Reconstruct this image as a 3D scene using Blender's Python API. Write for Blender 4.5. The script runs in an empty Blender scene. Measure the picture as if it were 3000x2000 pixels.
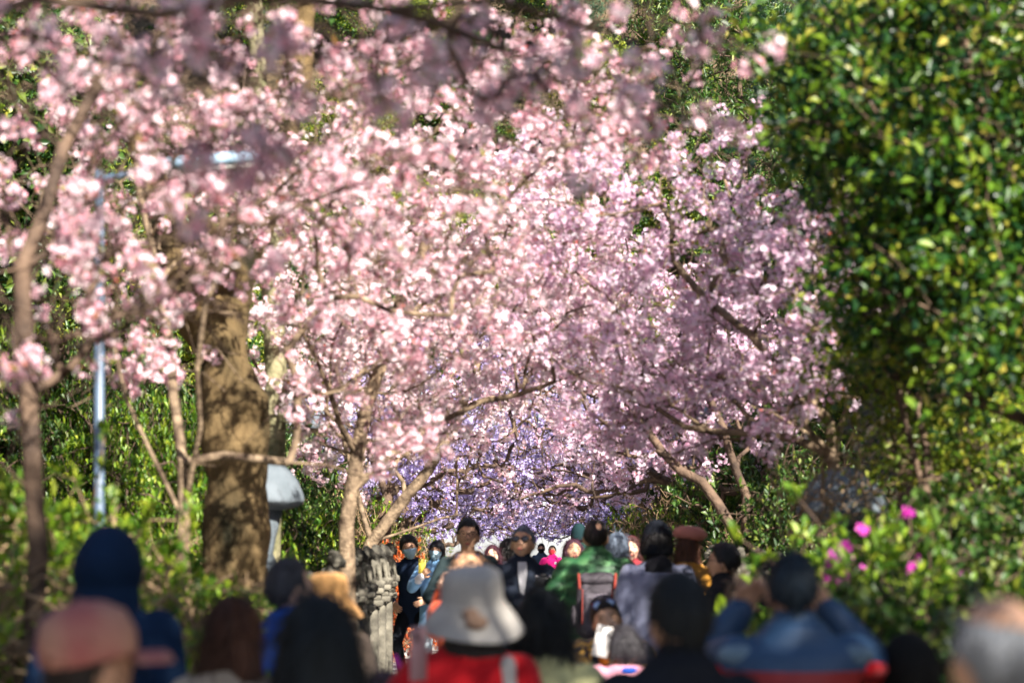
import bpy, math, random
import numpy as np
from mathutils import Vector, Matrix

sc = bpy.context.scene
COL = sc.collection
rng = np.random.default_rng(7)
random.seed(7)

# ------------------------------------------------------------------ camera, world, sun
FPX, HOR, CAMZ = 7083.0, 1541.0, 1.782
def at(px, py, D):
    return np.array([(px - 1500) / FPX * D, D, CAMZ - (py - HOR) / FPX * D])
cam_d = bpy.data.cameras.new('camera'); cam = bpy.data.objects.new('camera', cam_d); COL.objects.link(cam)
cam.location = (0, 0, CAMZ); cam.rotation_euler = (math.pi / 2, 0, 0)
cam_d.lens = 85; cam_d.sensor_width = 36; cam_d.sensor_fit = 'HORIZONTAL'
cam_d.shift_y = (HOR - 1000) / 3000
cam_d.clip_start = 0.1; cam_d.clip_end = 2000
cam_d.dof.use_dof = True; cam_d.dof.focus_distance = 42; cam_d.dof.aperture_fstop = 2.3
sc.camera = cam
SUN = np.array([0.40, -0.68, 0.61]); SUN /= np.linalg.norm(SUN)
w = bpy.data.worlds.new('World'); sc.world = w; w.use_nodes = True
nt = w.node_tree; nt.nodes.clear()
sky = nt.nodes.new('ShaderNodeTexSky'); sky.sky_type = 'NISHITA'; sky.sun_disc = False
sky.sun_elevation = math.asin(SUN[2]); sky.sun_rotation = math.atan2(SUN[0], SUN[1])
bg = nt.nodes.new('ShaderNodeBackground'); bg.inputs[1].default_value = 0.055
wo = nt.nodes.new('ShaderNodeOutputWorld'); nt.links.new(sky.outputs[0], bg.inputs[0]); nt.links.new(bg.outputs[0], wo.inputs[0])
sd = bpy.data.lights.new('sun', 'SUN'); sd.energy = 5.0; sd.angle = math.radians(0.5); sd.color = (1.0, 0.93, 0.82)
so = bpy.data.objects.new('sun', sd); COL.objects.link(so)
so.rotation_euler = Vector(SUN).to_track_quat('Z', 'Y').to_euler(); so.location = (5, -5, 20)
sc.view_settings.view_transform = 'Standard'; sc.view_settings.look = 'None'
sc.view_settings.gamma = 1.0; sc.view_settings.use_curve_mapping = False
sc.view_settings.exposure = 1.75
sc.render.engine = 'CYCLES'
cy = sc.cycles
cy.use_denoising = True
cy.max_bounces = 6; cy.diffuse_bounces = 3; cy.glossy_bounces = 2; cy.transmission_bounces = 4; cy.transparent_max_bounces = 6
cy.sample_clamp_indirect = 6; cy.caustics_reflective = False; cy.caustics_refractive = False

# ------------------------------------------------------------------ materials
def new_mat(name):
    m = bpy.data.materials.new(name); m.use_nodes = True; n = m.node_tree
    return m, n, n.nodes['Principled BSDF']
def noise_mat(name, c1, c2, scale=8, rough=0.7, bump=0.3, spec=0.3, detail=4, metal=0, sheen=0, bscale=None, stretch=None):
    m, n, b = new_mat(name)
    tc = n.nodes.new('ShaderNodeTexCoord'); nz = n.nodes.new('ShaderNodeTexNoise'); nz.inputs['Scale'].default_value = scale; nz.inputs['Detail'].default_value = detail
    src = tc.outputs['Object']
    if stretch:
        mp = n.nodes.new('ShaderNodeMapping'); mp.inputs['Scale'].default_value = stretch
        n.links.new(src, mp.inputs[0]); src = mp.outputs[0]
    n.links.new(src, nz.inputs['Vector'])
    cr = n.nodes.new('ShaderNodeValToRGB'); cr.color_ramp.elements[0].color = (*c1, 1); cr.color_ramp.elements[1].color = (*c2, 1)
    cr.color_ramp.elements[0].position = 0.35; cr.color_ramp.elements[1].position = 0.65
    n.links.new(nz.outputs[0], cr.inputs[0]); n.links.new(cr.outputs[0], b.inputs['Base Color'])
    b.inputs['Roughness'].default_value = rough; b.inputs['Specular IOR Level'].default_value = spec; b.inputs['Metallic'].default_value = metal
    if sheen: b.inputs['Sheen Weight'].default_value = sheen
    if bump:
        n2 = n.nodes.new('ShaderNodeTexNoise'); n2.inputs['Scale'].default_value = bscale or scale * 4; n2.inputs['Detail'].default_value = 5
        n.links.new(src, n2.inputs['Vector'])
        bp = n.nodes.new('ShaderNodeBump'); bp.inputs['Strength'].default_value = bump; bp.inputs['Distance'].default_value = 0.02
        n.links.new(n2.outputs[0], bp.inputs['Height']); n.links.new(bp.outputs[0], b.inputs['Normal'])
    return m
def leaf_mat(name, stops, trans=0.35, rough=0.4, spec=0.5, tint=None):
    """colour differs leaf by leaf (random per mesh island) plus light through the leaf"""
    m, n, b = new_mat(name)
    g = n.nodes.new('ShaderNodeNewGeometry'); cr = n.nodes.new('ShaderNodeValToRGB')
    els = cr.color_ramp.elements
    for i, (p, c) in enumerate(stops):
        e = els[i] if i < 2 else els.new(p)
        e.position = p; e.color = (*c, 1)
    n.links.new(g.outputs['Random Per Island'], cr.inputs[0]); n.links.new(cr.outputs[0], b.inputs['Base Color'])
    b.inputs['Roughness'].default_value = rough; b.inputs['Specular IOR Level'].default_value = spec
    t = n.nodes.new('ShaderNodeBsdfTranslucent'); mx = n.nodes.new('ShaderNodeMixShader'); mx.inputs[0].default_value = trans
    out = n.nodes['Material Output']
    if tint:
        mc = n.nodes.new('ShaderNodeMix'); mc.data_type = 'RGBA'; mc.blend_type = 'MULTIPLY'; mc.inputs[0].default_value = 1
        n.links.new(cr.outputs[0], mc.inputs[6]); mc.inputs[7].default_value = (*tint, 1); n.links.new(mc.outputs[2], t.inputs[0])
    else:
        n.links.new(cr.outputs[0], t.inputs[0])
    n.links.new(b.outputs[0], mx.inputs[1]); n.links.new(t.outputs[0], mx.inputs[2]); n.links.new(mx.outputs[0], out.inputs[0])
    return m
_fab = {}
def fabric(c, rough=0.85, sheen=0.15):
    k = (tuple(c), rough)
    if k not in _fab:
        d = tuple(x * 0.8 for x in c)
        _fab[k] = noise_mat('fabric', d, c, scale=6, rough=rough, bump=0.25, bscale=60, spec=0.12, sheen=sheen if max(c) > 0.15 else 0)
    return _fab[k]
def hairmat(c, rough=0.45):
    k = ('h', tuple(c))
    if k not in _fab:
        _fab[k] = noise_mat('hair', tuple(x * 0.6 for x in c), tuple(x * 1.3 for x in c), scale=30, rough=rough, bump=0.6, bscale=120, spec=0.3, stretch=(1, 1, 0.15))
    return _fab[k]
SKIN = noise_mat('skin', (0.50, 0.27, 0.17), (0.60, 0.35, 0.23), scale=18, rough=0.5, bump=0.08, spec=0.4)
SKIN_PALE = noise_mat('skin pale', (0.62, 0.38, 0.27), (0.72, 0.46, 0.34), scale=18, rough=0.5, bump=0.06, spec=0.4)
LIP = noise_mat('lip', (0.38, 0.10, 0.08), (0.45, 0.14, 0.11), rough=0.4, bump=0)
EYE = noise_mat('eye', (0.012, 0.008, 0.007), (0.02, 0.014, 0.01), rough=0.25, bump=0)
BARK = noise_mat('cherry bark', (0.055, 0.036, 0.025), (0.30, 0.22, 0.145), scale=11, rough=0.85, bump=0.8, spec=0.2, detail=8)
BARKD = noise_mat('dark bark', (0.05, 0.035, 0.028), (0.15, 0.10, 0.07), scale=7, rough=0.9, bump=0.8, spec=0.2, detail=8)
TWIG = noise_mat('pale twig', (0.14, 0.09, 0.05), (0.36, 0.25, 0.15), scale=9, rough=0.8, bump=0.4)
OLDBARK = noise_mat('old bark', (0.014, 0.013, 0.007), (0.17, 0.115, 0.055), scale=2.6, rough=0.95, bump=1.0, bscale=26, spec=0.15, detail=10, stretch=(1, 1, 0.5))
MOSS = noise_mat('mossy bark', (0.10, 0.10, 0.05), (0.30, 0.27, 0.16), scale=5, rough=0.95, bump=1.0, detail=9)
STONE = noise_mat('weathered stone', (0.022, 0.020, 0.017), (0.19, 0.175, 0.14), scale=5, rough=0.9, bump=0.7, bscale=30, detail=9)
STONEB = noise_mat('grey lantern stone', (0.055, 0.075, 0.09), (0.14, 0.165, 0.19), scale=2.5, rough=0.85, bump=0.3, bscale=35, detail=3)
CONC = noise_mat('pale paving', (0.34, 0.34, 0.34), (0.46, 0.46, 0.45), scale=2.5, rough=0.9, bump=0.3)
SOIL = noise_mat('soil and leaf litter', (0.035, 0.027, 0.015), (0.12, 0.085, 0.05), scale=3, rough=1, bump=1, detail=10)
BLACKP = noise_mat('black plastic', (0.012, 0.012, 0.014), (0.02, 0.02, 0.022), rough=0.35, bump=0)
BLOOM_HI = leaf_mat('pink petals', [(0, (0.80, 0.36, 0.44)), (0.25, (0.90, 0.57, 0.66)), (0.75, (0.93, 0.73, 0.80)), (1, (0.95, 0.85, 0.88))], trans=0.42, rough=0.6, spec=0.2)
BLOOM_SUNLIT = leaf_mat('sunlit pink petals', [(0, (0.86, 0.50, 0.58)), (0.25, (0.93, 0.68, 0.75)), (0.75, (0.95, 0.81, 0.86)), (1, (0.96, 0.90, 0.92))], trans=0.42, rough=0.6, spec=0.2)  # paler copy of the pink, sunlit glow put into the petal colour
BLOOM_SHADE_LI = leaf_mat('shade lilac petals', [(0, (0.74, 0.42, 0.58)), (0.35, (0.86, 0.62, 0.78)), (0.8, (0.91, 0.75, 0.89)), (1, (0.93, 0.86, 0.94))], trans=0.42, rough=0.6, spec=0.2)  # pink petals with right-hand shade put into the colour as lilac
BLOOM_SHADE_VI = leaf_mat('shade violet petals', [(0, (0.36, 0.27, 0.62)), (0.35, (0.53, 0.44, 0.83)), (0.8, (0.67, 0.59, 0.91)), (1, (0.83, 0.78, 0.95))], trans=0.4, rough=0.6, spec=0.2)  # shade and haze on the far trees put into the petal colour
YOUNG = leaf_mat('young cherry leaf', [(0, (0.30, 0.10, 0.03)), (0.5, (0.25, 0.26, 0.04)), (1, (0.38, 0.42, 0.06))], trans=0.5)
CALYX = leaf_mat('red buds', [(0, (0.45, 0.08, 0.06)), (1, (0.65, 0.22, 0.18))], trans=0.3)
LEAF_DK = leaf_mat('glossy evergreen leaf', [(0, (0.006, 0.03, 0.016)), (0.3, (0.015, 0.065, 0.015)), (0.65, (0.07, 0.17, 0.012)), (0.9, (0.20, 0.30, 0.02)), (1, (0.40, 0.34, 0.06))], trans=0.42, rough=0.38, spec=0.5)
LEAF_YG = leaf_mat('yellow green leaf', [(0, (0.05, 0.10, 0.012)), (0.4, (0.14, 0.22, 0.02)), (0.8, (0.30, 0.36, 0.03)), (1, (0.48, 0.46, 0.06))], trans=0.4, rough=0.4)
LEAF_MID = leaf_mat('mid green leaf', [(0, (0.015, 0.05, 0.012)), (0.5, (0.05, 0.12, 0.02)), (0.85, (0.12, 0.20, 0.03)), (1, (0.26, 0.30, 0.05))], trans=0.35, rough=0.4)
LEAF_AZ = leaf_mat('azalea leaf', [(0, (0.04, 0.12, 0.015)), (0.4, (0.13, 0.26, 0.02)), (0.85, (0.30, 0.42, 0.03)), (1, (0.45, 0.50, 0.05))], trans=0.45, rough=0.4)
LEAF_PINE = leaf_mat('blue green needles', [(0, (0.02, 0.07, 0.05)), (0.6, (0.06, 0.14, 0.08)), (1, (0.14, 0.22, 0.10))], trans=0.2, rough=0.5)
MAGENTA = leaf_mat('magenta azalea petals', [(0, (0.55, 0.03, 0.42)), (1, (0.80, 0.10, 0.60))], trans=0.4, rough=0.5)
ORANGE_L = leaf_mat('orange red leaf', [(0, (0.50, 0.08, 0.02)), (1, (0.75, 0.22, 0.05))], trans=0.4)

# ------------------------------------------------------------------ object helpers
def tag(o, label=None, cat=None, group=None, kind=None):
    if label: o['label'] = label
    if cat: o['category'] = cat
    if group: o['group'] = group
    if kind: o['kind'] = kind
    return o
def empty(name, loc=(0, 0, 0), rz=0, scale=1):
    o = bpy.data.objects.new(name, None); COL.objects.link(o)
    o.location = loc; o.rotation_euler = (0, 0, rz); o.scale = (scale,) * 3; o.empty_display_size = 0.2
    return o
def obj(name, me, mat=None, parent=None, kind=None):
    o = bpy.data.objects.new(name, me); COL.objects.link(o)
    if mat and not me.materials: me.materials.append(mat)
    if parent: o.parent = parent
    if kind: o['kind'] = kind
    return o
def mesh_np(V, Q=None, T=None, smooth=False, mats=None, mi=None):
    V = np.asarray(V, dtype=np.float32)
    Q = np.zeros((0, 4), int) if Q is None or len(Q) == 0 else np.asarray(Q)
    T = np.zeros((0, 3), int) if T is None or len(T) == 0 else np.asarray(T)
    me = bpy.data.meshes.new('mesh')
    me.vertices.add(len(V)); me.vertices.foreach_set('co', V.ravel())
    loops = np.concatenate([Q.ravel(), T.ravel()]).astype(np.int32)
    starts = np.concatenate([np.arange(len(Q)) * 4, len(Q) * 4 + np.arange(len(T)) * 3]).astype(np.int32)
    me.loops.add(len(loops)); me.loops.foreach_set('vertex_index', loops)
    me.polygons.add(len(starts)); me.polygons.foreach_set('loop_start', starts)
    if smooth: me.polygons.foreach_set('use_smooth', np.ones(len(starts), bool))
    me.update(calc_edges=True)
    return me
class B:
    """collects closed primitives"""
    def __init__(s): s.V = []; s.Q = []; s.T = []; s.n = 0
    def add(s, V, Q, T=None):
        s.V.append(np.asarray(V, float)); s.Q.append(np.asarray(Q, int).reshape(-1, 4) + s.n)
        if T is not None and len(T): s.T.append(np.asarray(T, int).reshape(-1, 3) + s.n)
        s.n += len(V)
    def loft(s, rings, cap=True):
        R = np.asarray(rings, float); n, m = R.shape[:2]
        V = R.reshape(-1, 3); i = np.arange(n - 1)[:, None] * m; j = np.arange(m)[None, :]; k = (j + 1) % m
        Q = np.stack([i + j, i + k, i + m + k, i + m + j], -1).reshape(-1, 4); T = []
        if cap:
            V = np.vstack([V, R[0].mean(0), R[-1].mean(0)]); a, b = n * m, n * m + 1; jj = np.arange(m); kk = (jj + 1) % m
            T = np.vstack([np.stack([np.full(m, a), kk, jj], -1), np.stack([np.full(m, b), (n - 1) * m + jj, (n - 1) * m + kk], -1)])
        s.add(V, Q, T); return s
    def cap(s, p0, p1, r0, r1, m=10, flat=1.0, side=None, ends=3):
        p0 = np.asarray(p0, float); p1 = np.asarray(p1, float); d = p1 - p0; L = np.linalg.norm(d) + 1e-9; d = d / L
        if side is None: side = np.array([1., 0, 0]) if abs(d[0]) < 0.8 else np.array([0, 1., 0])
        u = side - d * np.dot(side, d); u /= np.linalg.norm(u); v = np.cross(d, u)
        a = np.arange(m) / m * 2 * np.pi; rings = []
        prof = [(-r0 * math.cos(t), r0 * math.sin(t)) for t in np.linspace(0.25, math.pi / 2, ends)] + [(L * f, r0 + (r1 - r0) * f) for f in (0.33, 0.66)] + [(L + r1 * math.cos(t), r1 * math.sin(t)) for t in np.linspace(math.pi / 2, 0.25, ends)]
        for h, r in prof:
            rings.append(p0 + d * h + np.outer(np.cos(a), u) * r + np.outer(np.sin(a), v) * r * flat)
        return s.loft(rings)
    def ell(s, c, r, R=None, m=14, n=9):
        a = np.arange(m) / m * 2 * np.pi; rings = []
        for t in np.linspace(0.12, math.pi - 0.12, n):
            P = np.stack([np.cos(a) * math.sin(t), np.sin(a) * math.sin(t), np.full(m, -math.cos(t))], -1) * np.asarray(r)
            if R is not None: P = P @ np.asarray(R).T
            rings.append(P + np.asarray(c))
        return s.loft(rings)
    def box(s, c, h, R=None, bev=0.0):
        c = np.asarray(c, float); h = np.asarray(h, float)
        if bev <= 0:
            P = np.array([[-1, -1, -1], [1, -1, -1], [1, 1, -1], [-1, 1, -1], [-1, -1, 1], [1, -1, 1], [1, 1, 1], [-1, 1, 1]]) * h
            Q = [[0, 3, 2, 1], [4, 5, 6, 7], [0, 1, 5, 4], [1, 2, 6, 5], [2, 3, 7, 6], [3, 0, 4, 7]]
            if R is not None: P = P @ np.asarray(R).T
            s.add(P + c, Q); return s
        rings = []
        for z, e in ((-h[2], bev), (-h[2] + bev, 0), (h[2] - bev, 0), (h[2], bev)):
            x, y = h[0] - e, h[1] - e; b = bev
            P = np.array([[x, -y + b, z], [x, y - b, z], [x - b, y, z], [-x + b, y, z], [-x, y - b, z], [-x, -y + b, z], [-x + b, -y, z], [x - b, -y, z]])
            if R is not None: P = P @ np.asarray(R).T
            rings.append(P + c)
        return s.loft(rings)
    def lathe(s, prof, c=(0, 0, 0), m=20, R=None, wob=0, sy=1.0):
        a = np.arange(m) / m * 2 * np.pi; rings = []
        for r, z in prof:
            P = np.stack([np.cos(a) * r, np.sin(a) * r * sy, np.full(m, z) + wob * np.sin(2 * a) * r], -1)
            if R is not None: P = P @ np.asarray(R).T
            rings.append(P + np.asarray(c))
        return s.loft(rings)
    def torus(s, c, R1, r, R=None, m=14, k=5, sx=1.0):
        rings = []
        for t in np.arange(m) / m * 2 * np.pi:
            b = np.arange(k) / k * 2 * np.pi
            P = np.stack([np.cos(t) * (R1 + r * np.cos(b)) * sx, np.sin(t) * (R1 + r * np.cos(b)), r * np.sin(b)], -1)
            if R is not None: P = P @ np.asarray(R).T
            rings.append(P + np.asarray(c))
        rings.append(rings[0]); return s.loft(rings, cap=False)
    def mesh(s, smooth=True):
        return mesh_np(np.vstack(s.V), np.vstack(s.Q), np.vstack(s.T) if s.T else None, smooth)
def remesh(b, vox, smooth=2, dec=None):
    me = b.mesh(); o = bpy.data.objects.new('tmp', me); COL.objects.link(o)
    m = o.modifiers.new('r', 'REMESH'); m.mode = 'VOXEL'; m.voxel_size = vox
    if smooth:
        m = o.modifiers.new('s', 'SMOOTH'); m.iterations = smooth; m.factor = 0.5
    if dec:
        m = o.modifiers.new('d', 'DECIMATE'); m.ratio = dec
    bpy.context.view_layer.update()
    r = bpy.data.meshes.new_from_object(o.evaluated_get(bpy.context.evaluated_depsgraph_get()))
    bpy.data.objects.remove(o); bpy.data.meshes.remove(me)
    r.polygons.foreach_set('use_smooth', np.ones(len(r.polygons), bool))
    return r
def vcoords(me):
    V = np.empty(len(me.vertices) * 3, np.float32); me.vertices.foreach_get('co', V); return V.reshape(-1, 3).astype(float)
def vnorm(me):
    V = np.empty(len(me.vertices) * 3, np.float32); me.vertices.foreach_get('normal', V); return V.reshape(-1, 3).astype(float)
def ripple(V, freq, seed, n=7, stretch=(1, 1, 1)):
    r = np.random.default_rng(seed); out = np.zeros(len(V))
    for _ in range(n):
        k = r.normal(size=3) * np.asarray(stretch); k = k / np.linalg.norm(k) * freq * r.uniform(0.6, 1.6)
        out += np.sin(V @ k + r.uniform(0, 6.28) + 1.3 * np.sin(V @ (r.normal(size=3) * freq * 0.5)))
    return out / n
def folds(me, amp, freq, seed, stretch=(1, 1, 1)):
    V = vcoords(me); N = vnorm(me); d = ripple(V, freq, seed, stretch=stretch)
    d = np.sign(d) * np.abs(d) ** 0.7
    me.vertices.foreach_set('co', (V + N * (d * amp)[:, None]).astype(np.float32).ravel()); me.update()
    return me
def rotx(a): c, s = math.cos(a), math.sin(a); return np.array([[1, 0, 0], [0, c, -s], [0, s, c]])
def roty(a): c, s = math.cos(a), math.sin(a); return np.array([[c, 0, s], [0, 1, 0], [-s, 0, c]])
def rotz(a): c, s = math.cos(a), math.sin(a); return np.array([[c, -s, 0], [s, c, 0], [0, 0, 1]])

# ------------------------------------------------------------------ terrain
def sstep(a, b, x):
    t = np.clip((np.asarray(x, float) - a) / (b - a), 0, 1); return t * t * (3 - 2 * t)
def ground(x, y):
    x = np.asarray(x, float); y = np.asarray(y, float)
    base = -0.5 * sstep(33, 52, y)
    wid = 2.15 + 5 * sstep(60, 80, y)
    l = np.clip(-x - wid, 0, None); r = np.clip(x - wid, 0, None)
    side = 0.45 * np.minimum(l, 3) + 0.75 * np.clip(l - 3, 0, None) + 0.5 * np.minimum(r, 2) + 0.95 * np.clip(r - 2, 0, None)
    side = np.minimum(side, 30) * (0.55 + 0.45 * sstep(3, 12, y))
    far = 0.85 * np.clip(y - 96, 0, None)
    return base + np.maximum(side, np.minimum(far, 60))
gx = np.concatenate([np.linspace(-150, -22, 20), np.linspace(-20, 20, 90), np.linspace(22, 150, 20)])
gy = np.concatenate([np.linspace(-60, -2, 12), np.linspace(0, 100, 110), np.linspace(104, 230, 26)])
GX, GY = np.meshgrid(gx, gy); GZ = ground(GX, GY)
nzz = ripple(np.stack([GX.ravel(), GY.ravel(), GX.ravel() * 0], -1), 0.9, 3).reshape(GX.shape) * 0.12
GZ = GZ + np.where(np.abs(GX) > 2.9 + 5 * sstep(60, 80, GY), nzz, 0) - 0.012
n, m = GX.shape; i = np.arange(n - 1)[:, None] * m; j = np.arange(m - 1)[None, :]
gme = mesh_np(np.stack([GX, GY, GZ], -1).reshape(-1, 3), np.stack([i + j, i + j + 1, i + m + j + 1, i + m + j], -1).reshape(-1, 4), smooth=True)
tag(obj('ground', gme, SOIL), kind='structure')
# path: sheet under slabs, then the stone slabs themselves
def strip(x0, x1, ys, dz):
    V = []; Q = []
    for k, y in enumerate(ys):
        z = float(ground(0, y)) + dz; V += [(x0, y, z), (x1, y, z)]
        if k: Q.append([2 * k - 2, 2 * k - 1, 2 * k + 1, 2 * k])
    return mesh_np(V, Q, smooth=True)
path = tag(obj('path', strip(-1.75, 1.75, np.linspace(-4, 66, 60), 0.0), noise_mat('path bedding', (0.16, 0.15, 0.13), (0.25, 0.24, 0.21))), kind='structure')
sb = B().box((0, 0, 0.02), (0.565, 0.345, 0.02), bev=0.008).mesh(False)
sb.materials.append(noise_mat('granite slab', (0.42, 0.41, 0.39), (0.62, 0.60, 0.57), scale=5, rough=0.85, bump=0.4, detail=8))
for k in range(62):
    y = 5.2 + k * 0.71
    for c in range(3):
        o = obj('paving_slab', sb, None, path); o.location = (-1.16 + c * 1.16 + (0.0), y + (0.2 if c == 1 else 0), float(ground(0, y)) + 0.004 + random.uniform(0, 0.004))
        o.rotation_euler = (0, 0, random.uniform(-0.006, 0.006))
tag(obj('plaza', mesh_np([(-11, 62, -0.47), (11, 62, -0.47), (11, 97, -0.47), (-11, 97, -0.47)], [[0, 1, 2, 3]]), CONC), kind='structure')
lines = B()
for x in (-4.2, -3.4, 0.4, 3.4):
    lines.box((x, 73, -0.4635), (0.06, 4.5, 0.0015))
for y in (69.5, 73, 77):
    lines.box((-1.4, y, -0.463), (1.6, 0.07, 0.001))
obj('painted_line', lines.mesh(False), noise_mat('grey road paint', (0.16, 0.17, 0.18), (0.24, 0.25, 0.26)), bpy.data.objects['plaza'])
sky_far = None

# ------------------------------------------------------------------ pale hall at the end of the avenue
hall = tag(empty('hall', (0, 92, -0.47)), 'long pale grey walled hall with tiled roof, end of the avenue behind the blossoms', 'building')
WHITE = noise_mat('white render', (0.30, 0.32, 0.34), (0.42, 0.44, 0.46), scale=1.2, rough=0.8, bump=0.1)
obj('wall', B().box((0, 0, 2.9), (13, 3, 2.9)).mesh(False), WHITE, hall)
obj('plinth', B().box((0, -3.1, 0.25), (13.2, 0.14, 0.25)).mesh(False), STONEB, hall)
GL = noise_mat('dark glass', (0.16, 0.22, 0.27), (0.22, 0.30, 0.36), rough=0.15, bump=0, spec=0.8)
FRM = noise_mat('grey frame', (0.35, 0.37, 0.38), (0.45, 0.46, 0.47), rough=0.5, bump=0)
wf = B()
for sx, sz, hx, hz in ((0, 0.62, 0.68, 0.05), (0, -0.62, 0.68, 0.05), (0.64, 0, 0.045, 0.57), (-0.64, 0, 0.045, 0.57), (0, 0, 0.03, 0.57)):
    wf.box((sx, -0.03, sz), (hx, 0.05, hz))
wfm = wf.mesh(False); wfm.materials.append(FRM); wgm = B().box((0, 0.0, 0), (0.6, 0.02, 0.57)).mesh(False); wgm.materials.append(GL)
for zz in (4.5,):
    for x in (-9.5, -6.5, 6.5, 9.5):
        f = obj('window', wfm, None, hall); f.location = (x, -3.03, zz)
        g = obj('pane', wgm, None, f)
rf = B(); rf.loft([[(-13.6, -3.7, 5.85), (13.6, -3.7, 5.85), (13.6, 3.7, 5.85), (-13.6, 3.7, 5.85)], [(-13.2, -3.3, 6.05), (13.2, -3.3, 6.05), (13.2, 3.3, 6.05), (-13.2, 3.3, 6.05)], [(-12.6, -0.2, 7.6), (12.6, -0.2, 7.6), (12.6, 0.2, 7.6), (-12.6, 0.2, 7.6)]])
ro = obj('roof', rf.mesh(False), noise_mat('grey tiles', (0.10, 0.12, 0.14), (0.2, 0.22, 0.25), stretch=(8, 1, 1)), hall)
rb = B()
for x in np.arange(-13, 13.1, 0.5): rb.cap((x, -3.4, 6.08), (x * 0.965, -0.25, 7.62), 0.06, 0.06, m=5, ends=2)
obj('ridge_tile', rb.mesh(False), ro.data.materials[0], ro, kind='stuff')

# ------------------------------------------------------------------ balustrade with stone lions
def lion_mesh(seed):
    r = random.Random(seed); b = B(); f = r.uniform(-0.35, 0.35)
    b.ell((0, -0.02, 0.09), (0.075, 0.10, 0.085)); b.cap((0, 0.0, 0.10), (0, 0.05, 0.25), 0.075, 0.06)
    hc = np.array([0.02 * math.sin(f), 0.075, 0.33]); R = rotz(f)
    b.ell(hc, (0.07, 0.068, 0.066)); b.ell(hc + R @ [0, 0.06, -0.015], (0.042, 0.035, 0.032)); b.ell(hc + R @ [0, 0.07, -0.045], (0.03, 0.025, 0.014))
    for k in range(11):
        a = k / 11 * 2 * math.pi; b.ell(hc + R @ [0.068 * math.cos(a), -0.02, 0.066 * math.sin(a)], (0.024, 0.03, 0.024), m=8, n=6)
    for s in (-1, 1):
        b.ell(hc + R @ [s * 0.05, 0.0, 0.06], (0.016, 0.012, 0.024), m=8, n=6)
        b.cap((s * 0.045, 0.085, 0.2), (s * 0.05, 0.115, 0.03), 0.028, 0.02); b.ell((s * 0.05, 0.135, 0.02), (0.026, 0.035, 0.02))
        b.ell((s * 0.07, 0.0, 0.06), (0.035, 0.07, 0.06)); b.ell((s * 0.075, 0.07, 0.02), (0.025, 0.045, 0.02))
    b.cap((0, -0.11, 0.06), (0.0, -0.13, 0.22), 0.02, 0.032); b.box((0, 0.0, -0.012), (0.1, 0.15, 0.022))
    me = remesh(b, 0.009, 1, dec=0.5); return folds(me, 0.004, 90, seed)
lions = [lion_mesh(k) for k in range(3)]
for l in lions: l.materials.append(STONE)
pb = B(); pb.box((0, 0, 0.5), (0.085, 0.085, 0.5), bev=0.012); pb.box((0, 0, 1.03), (0.135, 0.135, 0.03), bev=0.01); pb.box((0, 0, 1.09), (0.115, 0.115, 0.03), bev=0.008); pb.box((0, 0, 1.15), (0.14, 0.14, 0.03), bev=0.01)
postm = pb.mesh(False); postm.materials.append(STONE)
bal_prof = [(0.05, 0.0), (0.055, 0.03), (0.04, 0.05), (0.06, 0.10), (0.068, 0.16), (0.06, 0.24), (0.035, 0.33), (0.022, 0.42), (0.02, 0.50), (0.035, 0.52), (0.035, 0.54), (0.022, 0.56), (0.022, 0.60), (0.045, 0.62), (0.052, 0.65), (0.045, 0.68), (0.03, 0.69), (0.05, 0.71), (0.06, 0.76), (0.05, 0.80)]
balm = B().lathe(bal_prof, m=12).mesh(True); balm.materials.append(STONE)
railm = B().box((0, 0.6, 0.0), (0.055, 0.585, 0.045), bev=0.015).mesh(False); railm.materials.append(STONE)
sillm = B().box((0, 0.6, 0.0), (0.10, 0.585, 0.06), bev=0.01).mesh(False); sillm.materials.append(STONE)
def balustrade(x, y0, npost, label, face):
    t = tag(empty('stone_balustrade', (x, y0, 0)), label, 'balustrade')
    for k in range(npost):
        y = k * 1.4
        zg = float(ground(0, y0 + y))
        p = obj('post', postm, None, t); p.location = (0, y, zg)
        li = obj('lion_statue', lions[k % 3], None, p); li.location = (0, 0, 1.21); li.rotation_euler = (0, 0, face + random.uniform(-0.5, 0.5)); li.scale = (0.95,) * 3
        if k < npost - 1:
            r = obj('rail', railm, None, t); r.location = (0, y + 0.1, zg + 0.99)
            r = obj('bottom_rail', sillm, None, t); r.location = (0, y + 0.1, zg + 0.06)
            for q in range(3):
                bb = obj('baluster', balm, None, t); bb.scale = (0.8, 0.8, 1); bb.location = (0, y + 0.35 + q * 0.35, zg + 0.12)
balustrade(-1.40, 18.2, 7, 'carved stone balustrade with seated lions on its posts, left of the path behind black hair', -1.3)
balustrade(2.02, 15.2, 7, 'stone balustrade right of the path, one small lion above the crowd', 1.9)

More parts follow.
